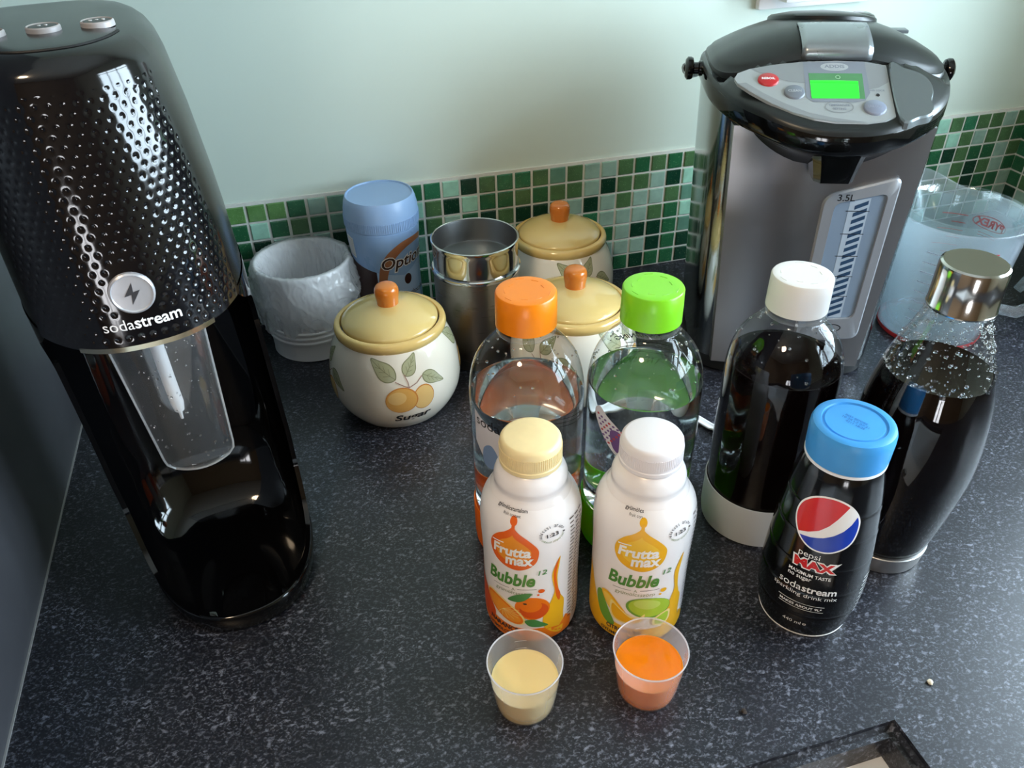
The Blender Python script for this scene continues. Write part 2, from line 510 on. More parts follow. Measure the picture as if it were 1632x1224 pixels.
w = thing('window_2', 'white framed glazed opening on the far side of the kitchen', 'window', ((FX0 + FX1) / 2, YF - .05, FZ0)); w['kind'] = 'structure'
hw, hh = (FX1 - FX0) / 2, FZ1 - FZ0
bm = bmesh.new()
box(bm, -hw, hw, -.03, .03, 0, t_); box(bm, -hw, hw, -.03, .03, hh - t_, hh); box(bm, -hw, -hw + t_, -.03, .03, t_, hh - t_); box(bm, hw - t_, hw, -.03, .03, t_, hh - t_)
obj('window_frame', bm, M_frame, w, smooth=False)
obj('mullion', cbox(-.025, .025, -.025, .025, t_, hh - t_), M_frame, w, smooth=False)
for xa, xb in ((-hw + t_, -.025), (.025, hw - t_)): obj('pane', cbox(xa, xb, -.002, .002, t_, hh - t_), clear('window_glass'), w, smooth=False)
# ceiling lamp of the kitchen (warm)
lamp = thing('ceiling_lamp', 'round white kitchen ceiling lamp', 'lamp', (-0.55, -1.35, ZC))
obj('lamp_base', lathe(mm([(0, 0), (160, 0), (160, -25), (0, -25)]), 40), M_white, lamp)
obj('lamp_shade', lathe(mm([(150, -25), (152, -40), (120, -70), (60, -85), (0, -88)]), 40), pm('lamp_opal', '#fff2dc', 0.5, emit='#ffe2bd', estr=50.0), lamp)

# mosaic upstand -------------------------------------------------------------
TC = {'O': ('#5d8a4e', .35), 'G': ('#4a6e48', .3), 'D': ('#27603f', .25), 'E': ('#2c6e4e', .4), 'K': ('#133a2a', .2), 'S': ('#8fb0a3', .05), 'L': ('#9cd0ba', .05), 'M': ('#5f8b79', .08)}
TM = {k: tile_mat('glass_tile_' + n, *TC[k]) for k, n in zip('OGDEKSLM', ('olive', 'moss', 'bottle', 'emerald', 'dark', 'sage', 'mint', 'teal'))}
grid = {}
def rowset(c0, row, s):
    for i, ch in enumerate(s):
        if ch != '.': grid[(c0 + i, row)] = ch
rowset(-1, 0, 'OOODSM'); rowset(-1, 1, 'DLDGDM'); rowset(-1, 2, 'DKSESK')
rowset(8, 0, 'DELKGEE'); rowset(8, 1, 'LGKLDDG'); rowset(8, 2, 'DGSDKGK'); rowset(8, 3, 'MKDSGSD')
rowset(15, 0, 'GMGSSGDGD'); rowset(15, 1, 'DGGSKGGSK'); rowset(15, 2, 'KDSKSGSSG'); rowset(19, 3, 'SSSGD'); rowset(19, 4, 'DSKKD'); rowset(19, 5, 'SSSKD'); rowset(20, 6, 'DKDD')
rowset(40, 0, 'SLGEGGSG'); rowset(40, 1, 'GGLGSGGD'); rowset(40, 2, 'DDKGDDSG'); rowset(40, 3, 'KDSGKGSD'); rowset(44, 4, 'KDDS')
def tile_bm(w=0.0189, d=0.0022):
    bm = bmesh.new(); box(bm, -w / 2, w / 2, -d, 0, -w / 2, w / 2)
    es = [e for e in bm.edges if all(v.co.y < -d * .9 for v in e.verts)]
    bmesh.ops.bevel(bm, geom=es, offset=0.0008, segments=1, affect='EDGES')
    return bm
tile_me = {}
for k in TM:
    me = bpy.data.meshes.new('tile_' + k); b_ = tile_bm(); b_.to_mesh(me); b_.free(); me.materials.append(TM[k]); tile_me[k] = me
M_grout = pm('white_grout', '#d5d8d2', 0.8, bump=0.3, bscale=300, var=0.05, vscale=80)
wb = bpy.data.objects['wall_back']; wr = bpy.data.objects['wall_right']
obj('grout_bed', cbox(XP, XR, -0.0030, 0.0005, -0.0005, 7 * TZ + .0028), M_grout, wb, smooth=False)
obj('grout_bed', cbox(XR - .0030, XR + .0005, -0.62, -0.0031, -0.0005, 7 * TZ + .0028), M_grout, wr, smooth=False)
rt = random.Random(5)
def pick(c, r): return grid.get((c, r)) or rt.choice('DDGGESSKKMLO')
rest = []
for c in range(-8, 48):
    for r in range(7):
        k = pick(c, r)
        pos = (min((c + .5) * TP, XR - 0.012), -0.0026, (6.5 - r) * TZ + .0004)
        if -1 <= c <= 24 or c >= 39:
            o = bpy.data.objects.new('tile', tile_me[k]); col.objects.link(o)
            o.parent = wb; o.location = (pos[0] + rt.uniform(-.0002, .0002), pos[1], pos[2])
            o.rotation_euler = (rt.uniform(-.012, .012), 0, rt.uniform(-.012, .012))
        else: rest.append((k, pos, 0))
bm = bmesh.new(); order = list(TM)
for k, pos, _ in rest:
    b_ = tile_bm(); n0 = len(bm.faces); me = bpy.data.meshes.new('t'); b_.to_mesh(me); b_.free()
    me.transform(Matrix.Translation(pos)); bm.from_mesh(me); bpy.data.meshes.remove(me)
    bm.faces.ensure_lookup_table()
    for f in bm.faces[n0:]: f.material_index = order.index(k)
o = obj('tile_field', bm, [TM[k] for k in order], wb, smooth=False); o['kind'] = 'stuff'
for c in range(0, 26):
    for r in range(7):
        k = rt.choice('DDGGEKKSMG')
        if c < 6:
            o = bpy.data.objects.new('tile', tile_me[k]); col.objects.link(o)
            o.parent = wr; o.location = (XR - 0.0026, -(c + .5) * TP - 0.004, (6.5 - r) * TZ + .0004); o.rotation_euler = (0, 0, -PI / 2)
        else: rest.append((k, (XR - 0.0026, -(c + .5) * TP - 0.004, (6.5 - r) * TZ + .0004), -PI / 2))
bm = bmesh.new()
for k, pos, rz in rest:
    if rz == 0: continue
    b_ = tile_bm(); n0 = len(bm.faces); me = bpy.data.meshes.new('t'); b_.to_mesh(me); b_.free()
    me.transform(Matrix.Translation(pos) @ Matrix.Rotation(rz, 4, 'Z')); bm.from_mesh(me); bpy.data.meshes.remove(me)
    bm.faces.ensure_lookup_table()
    for f in bm.faces[n0:]: f.material_index = order.index(k)
o = obj('tile_field', bm, [TM[k] for k in order], wr, smooth=False); o['kind'] = 'stuff'

# worktop with sink cut-out ----------------------------------------------------
SX0, SX1, SY0, SY1 = -0.15, 0.372, -1.08, -0.6655
WT = worktop_mat()
bm = bmesh.new(); T = -0.030; YE = -1.20
xs = [XP, SX0, SX1, XR]; ys = [YE, SY0, SY1, -0.0005]
vt = {(i, j): bm.verts.new((xs[i], ys[j], 0)) for i in range(4) for j in range(4)}
vb = {(i, j): bm.verts.new((xs[i], ys[j], T)) for i in range(4) for j in range(4)}
for i in range(3):
    for j in range(3):
        if (i, j) == (1, 1): continue
        bm.faces.new((vt[i, j], vt[i + 1, j], vt[i + 1, j + 1], vt[i, j + 1])); bm.faces.new((vb[i, j], vb[i, j + 1], vb[i + 1, j + 1], vb[i + 1, j]))
def side(p, q):
    bm.faces.new((vt[p], vt[q], vb[q], vb[p]))
for i in range(3): side((i, 0), (i + 1, 0)); side((i + 1, 3), (i, 3)); side((3, i), (3, i + 1)); side((0, i + 1), (0, i))
side((2, 1), (1, 1)); side((2, 2), (2, 1)); side((1, 2), (2, 2)); side((1, 1), (1, 2))
es = [e for e in bm.edges if all(abs(v.co.z) < 1e-6 for v in e.verts) and all(SX0 - 1e-4 <= v.co.x <= SX1 + 1e-4 and SY0 - 1e-4 <= v.co.y <= SY1 + 1e-4 for v in e.verts)]
bmesh.ops.bevel(bm, geom=es, offset=0.007, segments=3, affect='EDGES')
o = obj('worktop', bm, WT, smooth=True, ang=30)
tag(o, 'dark grey speckled laminate worktop everything stands on', 'worktop')
sk = thing('sink', 'white ceramic sink below the worktop cut-out at the front', 'sink', ((SX0 + SX1) / 2, (SY0 + SY1) / 2, T))
M_cer = pm('white_ceramic', '#e6e8ec', 0.15)
sw, sd = (SX1 - SX0) / 2, (SY1 - SY0) / 2
bm = bmesh.new()
def loop(w_, d_, z): return [bm.verts.new(p) for p in ((-w_, -d_, z), (w_, -d_, z), (w_, d_, z), (-w_, d_, z))]
Ls = [loop(sw + .02, sd + .02, -.2), loop(sw + .02, sd + .02, -.0006), loop(sw - .012, sd - .012, -.0006), loop(sw - .016, sd - .016, -.006), loop(sw - .02, sd - .02, -.16), loop(sw - .04, sd - .04, -.175)]
for A, B in zip(Ls, Ls[1:]):
    for k in range(4): bm.faces.new((A[k], A[(k + 1) % 4], B[(k + 1) % 4], B[k]))
bm.faces.new(Ls[-1])
obj('basin', bm, M_cer, sk, smooth=False)
obj('drain', lathe(mm([(0, -172), (38, -172), (40, -174.5), (0, -174.5)]), 32), M_chrome, sk)
cab = obj('tall_cabinet', cbox(-0.78, XP, -0.66, -0.001, ZF + .0005, 1.25, .003), pm('charcoal_panel', '#48494e', 0.34, var=0.04), smooth=True)
tag(cab, 'tall charcoal cabinet side panel at the left edge beside the soda maker', 'cabinet')
bc = obj('base_cabinet', cbox(XP + .002, XR - .002, -0.62, -0.001, ZF + .0005, T - .0005), pm('cabinet_cream', '#d8d2c4', 0.5), smooth=False)
tag(bc, 'base cabinet carrying the worktop', 'cabinet')
tr_ = struct('trim_1', cbox(XP + .0001, XP + .0016, -0.66, -0.004, 0.0002, 0.0012), pm('sealant_grey', '#8d8d8d', .5), 'thin pale sealant line between worktop and tall cabinet', 'trim')
# wall socket behind the hot water dispenser
so = thing('wall_socket', 'white double wall socket plate behind the hot water dispenser lid', 'socket', (0.672, 0, 0.352))
obj('plate', cbox(-.073, .073, -.009, 0, -.044, .044, .003), M_white, so)
for s_ in (-.036, .036):
    obj('rocker', cbox(s_ - .008, s_ + .008, -.013, -.009, .015, .034, .001), M_white, so)
    bm = bmesh.new()
    box(bm, s_ - .0025, s_ + .0025, -.0094, -.0088, -.002, .008); box(bm, s_ - .014, s_ - .007, -.0094, -.0088, -.02, -.016); box(bm, s_ + .007, s_ + .014, -.0094, -.0088, -.02, -.016)
    obj('socket_slot', bm, M_ink_black, so, smooth=False)
obj('plug', cbox(-.062, -.01, -.045, -.0095, -.032, .012, .005), M_white, so)

# ================================================================== SODA MAKER (left)
sm = thing('soda_maker', 'tall black soda maker with a dimpled glossy front hood and clear nozzle guard', 'soda maker', (-0.043, -0.370, 0.0), R(9.56))
def sm_shear(z): return -0.035 * z
def interp(x, pts):
    if x <= pts[0][0]: return pts[0][1]
    for (x0, y0), (x1, y1) in zip(pts, pts[1:]):
        if x <= x1: return y0 + (y1 - y0) * (x - x0) / (x1 - x0)
    return pts[-1][1]
def sm_hw(z): return interp(z, [(0, .0635), (.02, .0645), (.1, .067), (.26, .067), (.31, .0655), (.36, .0615), (.40, .0565), (.43, .050)])
def sm_bf(z): return interp(z, [(0, .088), (.26, .089), (.30, .0865), (.40, .0760), (.43, .071)])
B0 = -0.020
def sm_pt(t, z, ins=0.0):
    """outline point at angle t (0 right, 90 front, 180 left, 270 back)"""
    W = sm_hw(z) - ins; ct, st = math.cos(t), math.sin(t)
    if st >= 0: n, B = 2.35, sm_bf(z) - B0 - ins
    else: n, B = 4.0, 0.075 - ins
    a = W * math.copysign(abs(ct) ** (2 / n), ct); b = B0 + B * math.copysign(abs(st) ** (2 / n), st)
    return a + sm_shear(z), b
def sm_front_b(a, z):
    x = min(1, abs(a - sm_shear(z)) / sm_hw(z))
    return B0 + (sm_bf(z) - B0) * (1 - x ** 2.35) ** (1 / 2.35)
def sm_t_for_b(b, z):
    return math.asin(max(0, min(1, ((b - B0) / (sm_bf(z) - B0)))) ** (2.35 / 2)) if b > B0 else -math.asin(min(1, ((B0 - b) / .075)) ** 2)
M_sm = M_black_gloss
# base tray
N = 96
def ring_loop(bm, z, ins=0.0, zz=None):
    return [bm.verts.new((p[0], -p[1], z if zz is None else zz)) for p in (sm_pt(2 * PI * i / N, z, ins) for i in range(N))]
def bridge(bm, A, B):
    for i in range(len(A)): bm.faces.new((A[i], A[(i + 1) % len(A)], B[(i + 1) % len(A)], B[i]))
bm = bmesh.new()
L = [ring_loop(bm, 0.0, 0.004), ring_loop(bm, 0.003, 0.001), ring_loop(bm, 0.0165, 0.0), ring_loop(bm, 0.0182, 0.0004), ring_loop(bm, 0.0191, 0.0012), ring_loop(bm, 0.0194, 0.0021), ring_loop(bm, 0.0190, 0.0030), ring_loop(bm, 0.0180, 0.0037), ring_loop(bm, 0.0160, 0.0044), ring_loop(bm, 0.0115, 0.0075), ring_loop(bm, 0.0105, 0.011)]
for A, B in zip(L, L[1:]): bridge(bm, A, B)
bm.faces.new(L[0][::-1]); bm.faces.new(L[-1])
obj('drip_base', bm, M_sm, sm, ang=50)
# body shell: outer wall round the back, inner concave cavity
def smooth_interp(x, pts):
    n = len(pts); i = max(0, min(n - 2, next((k for k in range(n - 1) if x <= pts[k + 1][0]), n - 2)))
    x0, y0 = pts[i]; x1, y1 = pts[i + 1]; h = x1 - x0
    def sl(k):
        if k == 0 or k == n - 1: a_, b_ = pts[max(0, k - 1)], pts[min(n - 1, k + 1)]; return (b_[1] - a_[1]) / (b_[0] - a_[0])
        d0 = (pts[k][1] - pts[k - 1][1]) / (pts[k][0] - pts[k - 1][0]); d1 = (pts[k + 1][1] - pts[k][1]) / (pts[k + 1][0] - pts[k][0])
        return 0 if d0 * d1 <= 0 else 2 * d0 * d1 / (d0 + d1)
    t = (min(max(x, pts[0][0]), pts[-1][0]) - x0) / h; m0, m1 = sl(i) * h, sl(i + 1) * h
    return y0 * (2 * t ** 3 - 3 * t * t + 1) + m0 * (t ** 3 - 2 * t * t + t) + y1 * (-2 * t ** 3 + 3 * t * t) + m1 * (t ** 3 - t * t)
def edge_b(z): return smooth_interp(z, [(.0115, .083), (.0175, .081), (.0205, .066), (.025, .046), (.032, .030), (.045, .014), (.08, -.001), (.14, -.006), (.20, -.004), (.235, .015), (.252, .045), (.262, .056)])
def cav_b(z): return smooth_interp(z, [(.0115, .040), (.0165, .014), (.024, -.008), (.036, -.024), (.055, -.036), (.09, -.044), (.20, -.048), (.262, -.050)])
zs = [.0115 + .0015 * k for k in range(24)] + [.0475 + .005 * k for k in range(1, 34)] + [.2125 + .0015 * k for k in range(1, 34)]
bm = bmesh.new(); rows = []; NO, NI = 64, 48
for z in zs:
    eb = edge_b(z); tr = sm_t_for_b(eb, z); row = []
    for i in range(NO + 1):                       # right edge -> back -> left edge
        t = tr - (PI + 2 * tr) * i / NO
        a, b = sm_pt(t, z, .0009 * max(0, min(1, (.034 - z) / .014))); row.append(bm.verts.new((a, -b, z)))
    aR, bR = sm_pt(tr, z); sh = sm_shear(z)
    wi = (aR - sh) - 0.0035; cb = cav_b(z)
    for i in range(NI + 1):                       # left inner edge -> cavity -> right inner edge
        ph = PI - PI * i / NI
        a = wi * math.copysign(abs(math.cos(ph)) ** .8, math.cos(ph)); b = (eb - .0008) - (eb - cb) * abs(math.sin(ph)) ** .8
        row.append(bm.verts.new((a + sh, -b, z)))
    rows.append(row)
for A, B in zip(rows, rows[1:]): bridge(bm, A, B)
obj('body_shell', bm, M_sm, sm, ang=50)
# upper housing: side and back walls, rounded top
bm = bmesh.new()
zt = [.2625, .28, .30, .32, .34, .36, .38, .392]
L = [ring_loop(bm, z, 0.0006) for z in zt]
for ins, z in ((.0012, .397), (.0030, .4015), (.006, .4050), (.010, .4075), (.016, .4092), (.025, .4102)):
    L.append(ring_loop(bm, z, ins))
for A, B in zip(L, L[1:]): bridge(bm, A, B)
bm.faces.new(L[0][::-1]); bm.faces.new(L[-1])
obj('upper_housing', bm, pm('black_satin_shell', '#0d0e0e', 0.22), sm, ang=50)
# dimpled hood plate, a separate skin over the front
M_hood = pm('dimpled_black_gloss', '#0b0a0d', 0.10, spec=0.6)
NU, NV = 300, 236
bm = bmesh.new(); rows = []; pitch = 0.0062; rowp = pitch * .80
for j in range(NV + 1):
    v = j / NV; z = 0.2600 + v * 0.1385
    tE = sm_t_for_b(.052 if z < .39 else .050, z)
    row = []
    s = 0.0; prev = None
    pts = []
    for i in range(NU + 1):
        t = (PI - tE) + (2 * tE - PI) * i / NU    # left -> right over the front
        a, b = sm_pt(t, z, -0.0012); pts.append((a, b))
    # arc length from the middle
    acc = [0.0]
    for p, q in zip(pts, pts[1:]): acc.append(acc[-1] + math.hypot(q[0] - p[0], q[1] - p[1]))
    mid = acc[NU // 2]
    for i, (a, b) in enumerate(pts):
        s = acc[i] - mid
        r0 = round((z - .26) / rowp); best = 9
        for r_ in (r0 - 1, r0, r0 + 1):
            o_ = .5 * pitch if r_ % 2 else 0
            c_ = round((s - o_) / pitch) * pitch + o_
            dd = math.hypot(s - c_, (z - .26) - r_ * rowp)
            if dd < best: best = dd; cc = (c_, r_ * rowp + .26)
        dep = 0.00046 * math.exp(-(best / 0.00108) ** 2)
        edge = min(i, NU - i) / NU
        if edge < .02 or v < .025 or v > .965: dep = 0
        if (cc[0] / .0145) ** 2 + ((cc[1] - .2915) / .0135) ** 2 < 1: dep = 0
        if abs(cc[0]) < .023 and .2685 < cc[1] < .2785: dep = 0
        p0 = pts[max(0, i - 1)]; p1 = pts[min(NU, i + 1)]
        dx, dy = p1[0] - p0[0], p1[1] - p0[1]; ll = math.hypot(dx, dy)
        nx, ny = -dy / ll, dx / ll               # outward normal (towards +b for left->right)
        row.append(bm.verts.new((a - nx * dep, -(b - ny * dep), z)))
    rows.append(row)
# top roll of the plate
for k, (ins, z) in enumerate(((.0000, .4005), (.0012, .4035), (.0032, .4063), (.0062, .4086), (.0095, .4099), (.0130, .4106))):
    tE = sm_t_for_b(.046 - .3 * ins, z); row = []
    for i in range(NU + 1):
        t = (PI - tE) + (2 * tE - PI) * i / NU
        a, b = sm_pt(t, z, -0.0012 + ins); row.append(bm.verts.new((a, -b, z)))
    rows.append(row)
# dark seam where the plate meets the top
seam_pts = [tuple(v_.co) for v_ in rows[-1]]
# underside lip
row0 = []
for v_ in rows[0]:
    c_ = v_.co; row0.append(bm.verts.new((c_.x * .93 - .0006, c_.y + .004, c_.z - .0012)))
rows.insert(0, row0)
for A, B in zip(rows, rows[1:]):
    for i in range(len(A) - 1): bm.faces.new((A[i], A[i + 1], B[i + 1], B[i]))
o = obj('hood', bm, M_hood, sm, ang=60); o['label'] = 'glossy dimpled front hood'
bm = bmesh.new(); tube_into(bm, seam_pts[::6] + [seam_pts[-1]], .0008, 6)
obj('seam', bm, pm('seam_black', '#020202', .6), sm)
# underside of the hood
bm = bmesh.new()
fr = [sm_pt(sm_t_for_b(.03, .26) + (PI - 2 * sm_t_for_b(.03, .26)) * i / 40, .26, .001) for i in range(41)]
top = [bm.verts.new((a, -b, .2605)) for a, b in fr]; bot = [bm.verts.new((a, -b, .2575)) for a, b in fr]
top2 = [bm.verts.new((a * .9, .045, .2605)) for a, b in (fr[0], fr[-1])]; bot2 = [bm.verts.new((a * .9, .045, .2575)) for a, b in (fr[0], fr[-1])]
A = top + top2[::-1]; B = bot + bot2[::-1]
bm.faces.new(A); bm.faces.new(B[::-1]); bridge(bm, A, B)
obj('hood_underside', bm, M_sm, sm, smooth=False)
# bright trim strip under the hood
bm = bmesh.new(); up, lo, upi, loi = [], [], [], []
for i in range(41):
    a = -.0365 + .073 * i / 40
    b = sm_front_b(a + sm_shear(.26), .26) + .0016
    up.append(bm.verts.new((a + sm_shear(.26), -b, .2606))); lo.append(bm.verts.new((a + sm_shear(.26), -b + .0005, .2572)))
    upi.append(bm.verts.new((a + sm_shear(.26), -b + .004, .2606))); loi.append(bm.verts.new((a + sm_shear(.26), -b + .004, .2572)))
for A, B in ((up, lo), (lo, loi), (loi, upi), (upi, up)):
    for i in range(40): bm.faces.new((A[i], A[i + 1], B[i + 1], B[i]))
bm.faces.new((up[0], lo[0], loi[0], upi[0])); bm.faces.new((up[-1], upi[-1], loi[-1], lo[-1]))
obj('trim_strip', bm, pm('champagne_metal', '#cfc7ae', 0.22, metal=1.0), sm)
# buttons on top
for k in (-1, 0, 1):
    bx, by, bz = sm_shear(.41) + .0262 * k, -.012, .4098
    bu = obj('button', lathe(mm([(0, 3.4), (7.6, 3.0), (8.2, 2.4), (8.4, 0)]), 32), pm('button_black', '#151514', 0.3), sm, (bx, by, bz))
    bm = lathe(mm([(8.3, 0), (8.3, 2.9), (8.9, 3.4), (9.6, 2.8), (9.8, 0)]), 32)
    obj('button_ring', bm, pm('button_ring_grey', '#b5b0b0', 0.35), bu); bu.scale = (.88, .88, .9)
    for q in range(k + 2):
        obj('dot', lathe(mm([(0, .5), (1.0, .4), (1.1, -.3)]), 10), pm('dot_white', '#dcdcdc', 0.4), bu, ((q - (k + 1) / 2) * .0036, 0, .0032))
# badge and lettering
def on_hood(x, y, off):
    a = x + sm_shear(y); b = sm_front_b(a, y) + .0012 + off
    return (a, -b, y)
bm = bmesh.new(); rim = []
for rr, oo in ((.0118, .0), (.0116, .0016), (.0106, .0022), (.0100, .0014), (.0, .0014)):
    if rr == 0: rim.append([bm.verts.new(on_hood(0, .2915, oo))])
    else: rim.append([bm.verts.new(on_hood(rr * math.cos(2 * PI * i / 40), .2915 + rr * math.sin(2 * PI * i / 40), oo)) for i in range(40)])
for A, B in zip(rim, rim[1:]):
    for i in range(40):
        if len(B) == 1: bm.faces.new((A[i], A[(i + 1) % 40], B[0]))
        else: bm.faces.new((A[i], A[(i + 1) % 40], B[(i + 1) % 40], B[i]))
badge = obj('badge', bm, pm('badge_silver', '#cfd0d6', 0.25, metal=0.6), sm); badge['label'] = 'round silver badge with a lightning bolt'
P = Print(lambda x, y, o_: on_hood(x, y + .2915, o_ + .0014), 3)
P.poly([(1.3, 6.2), (-4.3, -1.2), (-.6, -.6), (-1.6, -6.4), (4.3, 1.3), (.7, .7)], pm('bolt_dark', '#2c2c30', 0.4))
P.build('bolt', badge)
P = Print(lambda x, y, o_: on_hood(x, y + .2735, o_), 3)
P.text('soda', -12.6, 0, 15.8, 6.4, M_ink_white); P.text('stream', 8.2, -.3, 25.0, 5.9, M_ink_white, bold=.018)
P.build('lettering', sm)
# nozzle and clear guard
zb = .258
bm = bmesh.new(); tube_into(bm, [(sm_shear(.25) + .0, -.052, .2575), (sm_shear(.22), -.052, .21), (sm_shear(.2), -.052, .192), (sm_shear(.2), -.052, .186)], [.0042, .0042, .0041, .0030], 14)
tube_into(bm, [(sm_shear(.2), -.052, .187), (sm_shear(.2), -.052, .179)], [.0015, .0009], 8)
obj('nozzle', bm, pm('nozzle_white', '#e8e4e2', 0.35), sm)
bm = bmesh.new(); rows = []
for j in range(25):
    v = j / 24; z = .2572 - v * .116
    wv = .0285 - .0065 * v
    if v > .92: wv *= (1 - (1 - math.sqrt(max(0, 1 - ((v - .92) / .08) ** 2))) * .2)
    row = []
    for i in range(25):
        q = -1 + 2 * i / 24
        row.append(bm.verts.new((sm_shear(z) + .002 + wv * q, -(.066 - .007 * q * q - .006 * v), z)))
    rows.append(row)
for A, B in zip(rows, rows[1:]):
    for i in range(24): bm.faces.new((A[i], A[i + 1], B[i + 1], B[i]))
o = obj('nozzle_guard', bm, clear('guard_clear', (.93, .94, .95), 1.6, .03, haze=.05), sm, ang=80)
md = o.modifiers.new('thick', 'SOLIDIFY'); md.thickness = .0016
# bright rim along the guard's edge
bm = bmesh.new()
edge = [r_[0].co.copy() if False else None for r_ in ()]
pts = []
for j in range(25):
    v = j / 24; z = .2572 - v * .116; wv = .0285 - .0065 * v
    if v > .92: wv *= (1 - (1 - math.sqrt(max(0, 1 - ((v - .92) / .08) ** 2))) * .2)
    pts.append((sm_shear(z) + .002 - wv, -(.066 - .007 - .006 * v), z, wv))
left = [(p[0], p[1], p[2]) for p in pts]
botm = [(sm_shear(.1412) + .002 + pts[-1][3] * q, -(.066 - .007 * q * q - .006), .1412) for q in [-1 + 2 * i / 16 for i in range(1, 16)]]
right = [(p[0] + 2 * p[3], p[1], p[2]) for p in pts[::-1]]
tube_into(bm, left + botm + right, .0007, 6)
obj('guard_rim', bm, clear('guard_edge', (1, 1, 1), 1.8, .05, haze=.35), sm)
rd = random.Random(3); bm = bmesh.new()
for _ in range(90):
    q = rd.uniform(-.92, .92); v = rd.uniform(.1, .97); z = .2572 - v * .116; wv = .0285 - .0065 * v; rr = rd.choice([.0004, .0005, .0006, .0009])
    bmesh.ops.create_icosphere(bm, subdivisions=1, radius=rr, matrix=Matrix.Translation((sm_shear(z) + .002 + wv * q, -(.0668 - .007 * q * q - .006 * v), z)))
for _ in range(120):
    z = rd.uniform(.0105, .012); a = rd.uniform(-.05, .05); b = rd.uniform(.03, .078)
    if b > sm_front_b(a, .01) - .012: continue
    bmesh.ops.create_icosphere(bm, subdivisions=1, radius=rd.choice([.0004, .0006, .0008]), matrix=Matrix.Translation((a, -b, .0105)) @ Matrix.Diagonal((1, 1, .5, 1)))
o = obj('water_droplets', bm, water_mat('droplet_water'), sm); o['kind'] = 'stuff'

# ================================================================== HOT WATER DISPENSER (right)
hp = thing('hot_water_dispenser', 'brushed steel hot water dispenser with black lid and green lit display', 'water boiler', (0.552, -0.2028, 0.0), math.atan2(-0.3707, 0.9288))
# local: x = a (right), y = -b (b towards the front)
def se(t, W, Bf, Bb, n):
    ct, st = math.cos(t), math.sin(t)
    return W * math.copysign(abs(ct) ** (2 / n), ct), (Bf if st >= 0 else Bb) * math.copysign(abs(st) ** (2 / n), st)
NB = 96
def hp_ring(bm, W, Bf, Bb, n, z): 
    return [bm.verts.new((p[0], -p[1], z if not callable(z) else z(*p))) for p in (se(2 * PI * i / NB, W, Bf, Bb, n) for i in range(NB))]
M_steel = steel('brushed_steel', '#b2b1b3', .36, (1, 1, 40), .06, aniso=.85)
M_steel_side = steel('polished_steel_side', '#8f9494', .12, (1, 1, 20), .04)
bm = bmesh.new()
L = [hp_ring(bm, .088, .080, .090, 4.5, 0), hp_ring(bm, .094, .088, .096, 4.5, .004), hp_ring(bm, .094, .088, .096, 4.5, .018), hp_ring(bm, .09, .084, .092, 4.5, .0185)]
for A, B in zip(L, L[1:]): bridge(bm, A, B)
bm.faces.new(L[0][::-1]); bm.faces.new(L[-1])
obj('base_ring', bm, M_black_satin, hp)
bm = bmesh.new()
L = [hp_ring(bm, .0945 + .008 * k / 8, .0865 + .004 * k / 8, .097 + .004 * k / 8, 5, .0186 + .265 * k / 8) for k in range(9)]
for A, B in zip(L, L[1:]): bridge(bm, A, B)
bm.faces.new(L[0][::-1]); bm.faces.new(L[-1])
obj('body', bm, M_steel_side, hp, ang=50)
# front plate, slightly proud of the body, gently bowed
def fp_hw(z): return .0735 + .013 * (z / .28)
def fp_b(a, z): return .0895 + .004 * z / .28 + .0035 * (1 - (a / fp_hw(z)) ** 2)
bm = bmesh.new(); rows = []; NZ = 24; NA = 28
def fp_top(a): return .272
for j in range(NZ + 1):
    z = .0186 + (.270 - .0186) * j / NZ; row = []
    h_ = fp_hw(z)
    row.append(bm.verts.new((-h_ - .001, -(.080), z)))
    row.append(bm.verts.new((-h_ - .0006, -(fp_b(h_, z) - .0022), z)))
    for i in range(NA + 1):
        a = -h_ + 2 * h_ * i / NA; row.append(bm.verts.new((a, -fp_b(a, z), z)))
    row.append(bm.verts.new((h_ + .0006, -(fp_b(h_, z) - .0022), z)))
    row.append(bm.verts.new((h_ + .001, -(.080), z)))
    rows.append(row)
for A, B in zip(rows, rows[1:]):
    for i in range(len(A) - 1): bm.faces.new((A[i], A[i + 1], B[i + 1], B[i]))
bm.faces.new(rows[0][::-1]); bm.faces.new(rows[-1])
obj('front_plate', bm, M_steel, hp, ang=25)
# head: collar + sloping control deck
def zl(a, b): return .336 - 3.0 * (a * a + .9 * b * b)
def zp(b): return .316 - .4925 * (b - .060)
def headH(a, b):
    u, v = zl(a, b), zp(b); k = .004
    h = max(0, k - abs(u - v)) / k
    return min(u, v) - h * h * k * .25
def head_top(a, b):
    k = max(0, min(1, (.0585 - b) / .004)) * (1 - min(1, (abs(a) / .1035) ** 10)) * (1 if b > 0 else max(0, 1 - (abs(b) / .099) ** 10))
    return headH(a, b) - .010 * k
def head_out(t): 
    ct, st = math.cos(t), math.sin(t)
    if st >= 0: n = 2.3; return .1085 * math.copysign(abs(ct) ** (2 / n), ct), .136 * abs(st) ** (2 / n)
    n = 2.8; return .1085 * math.copysign(abs(ct) ** (2 / n), ct), -.106 * abs(st) ** (2 / n)
M_head = pm('dispenser_black', '#1c2021', 0.33, spec=0.5)
M_headg = pm('dispenser_black_gloss', '#08090a', 0.08, spec=0.5)
NH = 128
bm = bmesh.new(); rings = []
def collar_z(a, b):
    if b > .03: return .234 + .047 * min(1, (a / .088) ** 2) 
    return .281
outl = [head_out(2 * PI * i / NH) for i in range(NH)]
body_o = [se(2 * PI * i / NH, .0985, .0905, .0985, 5) for i in range(NH)]
def hv(a, b, z): return bm.verts.new((a, -b, z))
def mixr(k): return [(p[0] + (q[0] - p[0]) * k, p[1] + (q[1] - p[1]) * k) for p, q in zip(body_o, outl)]
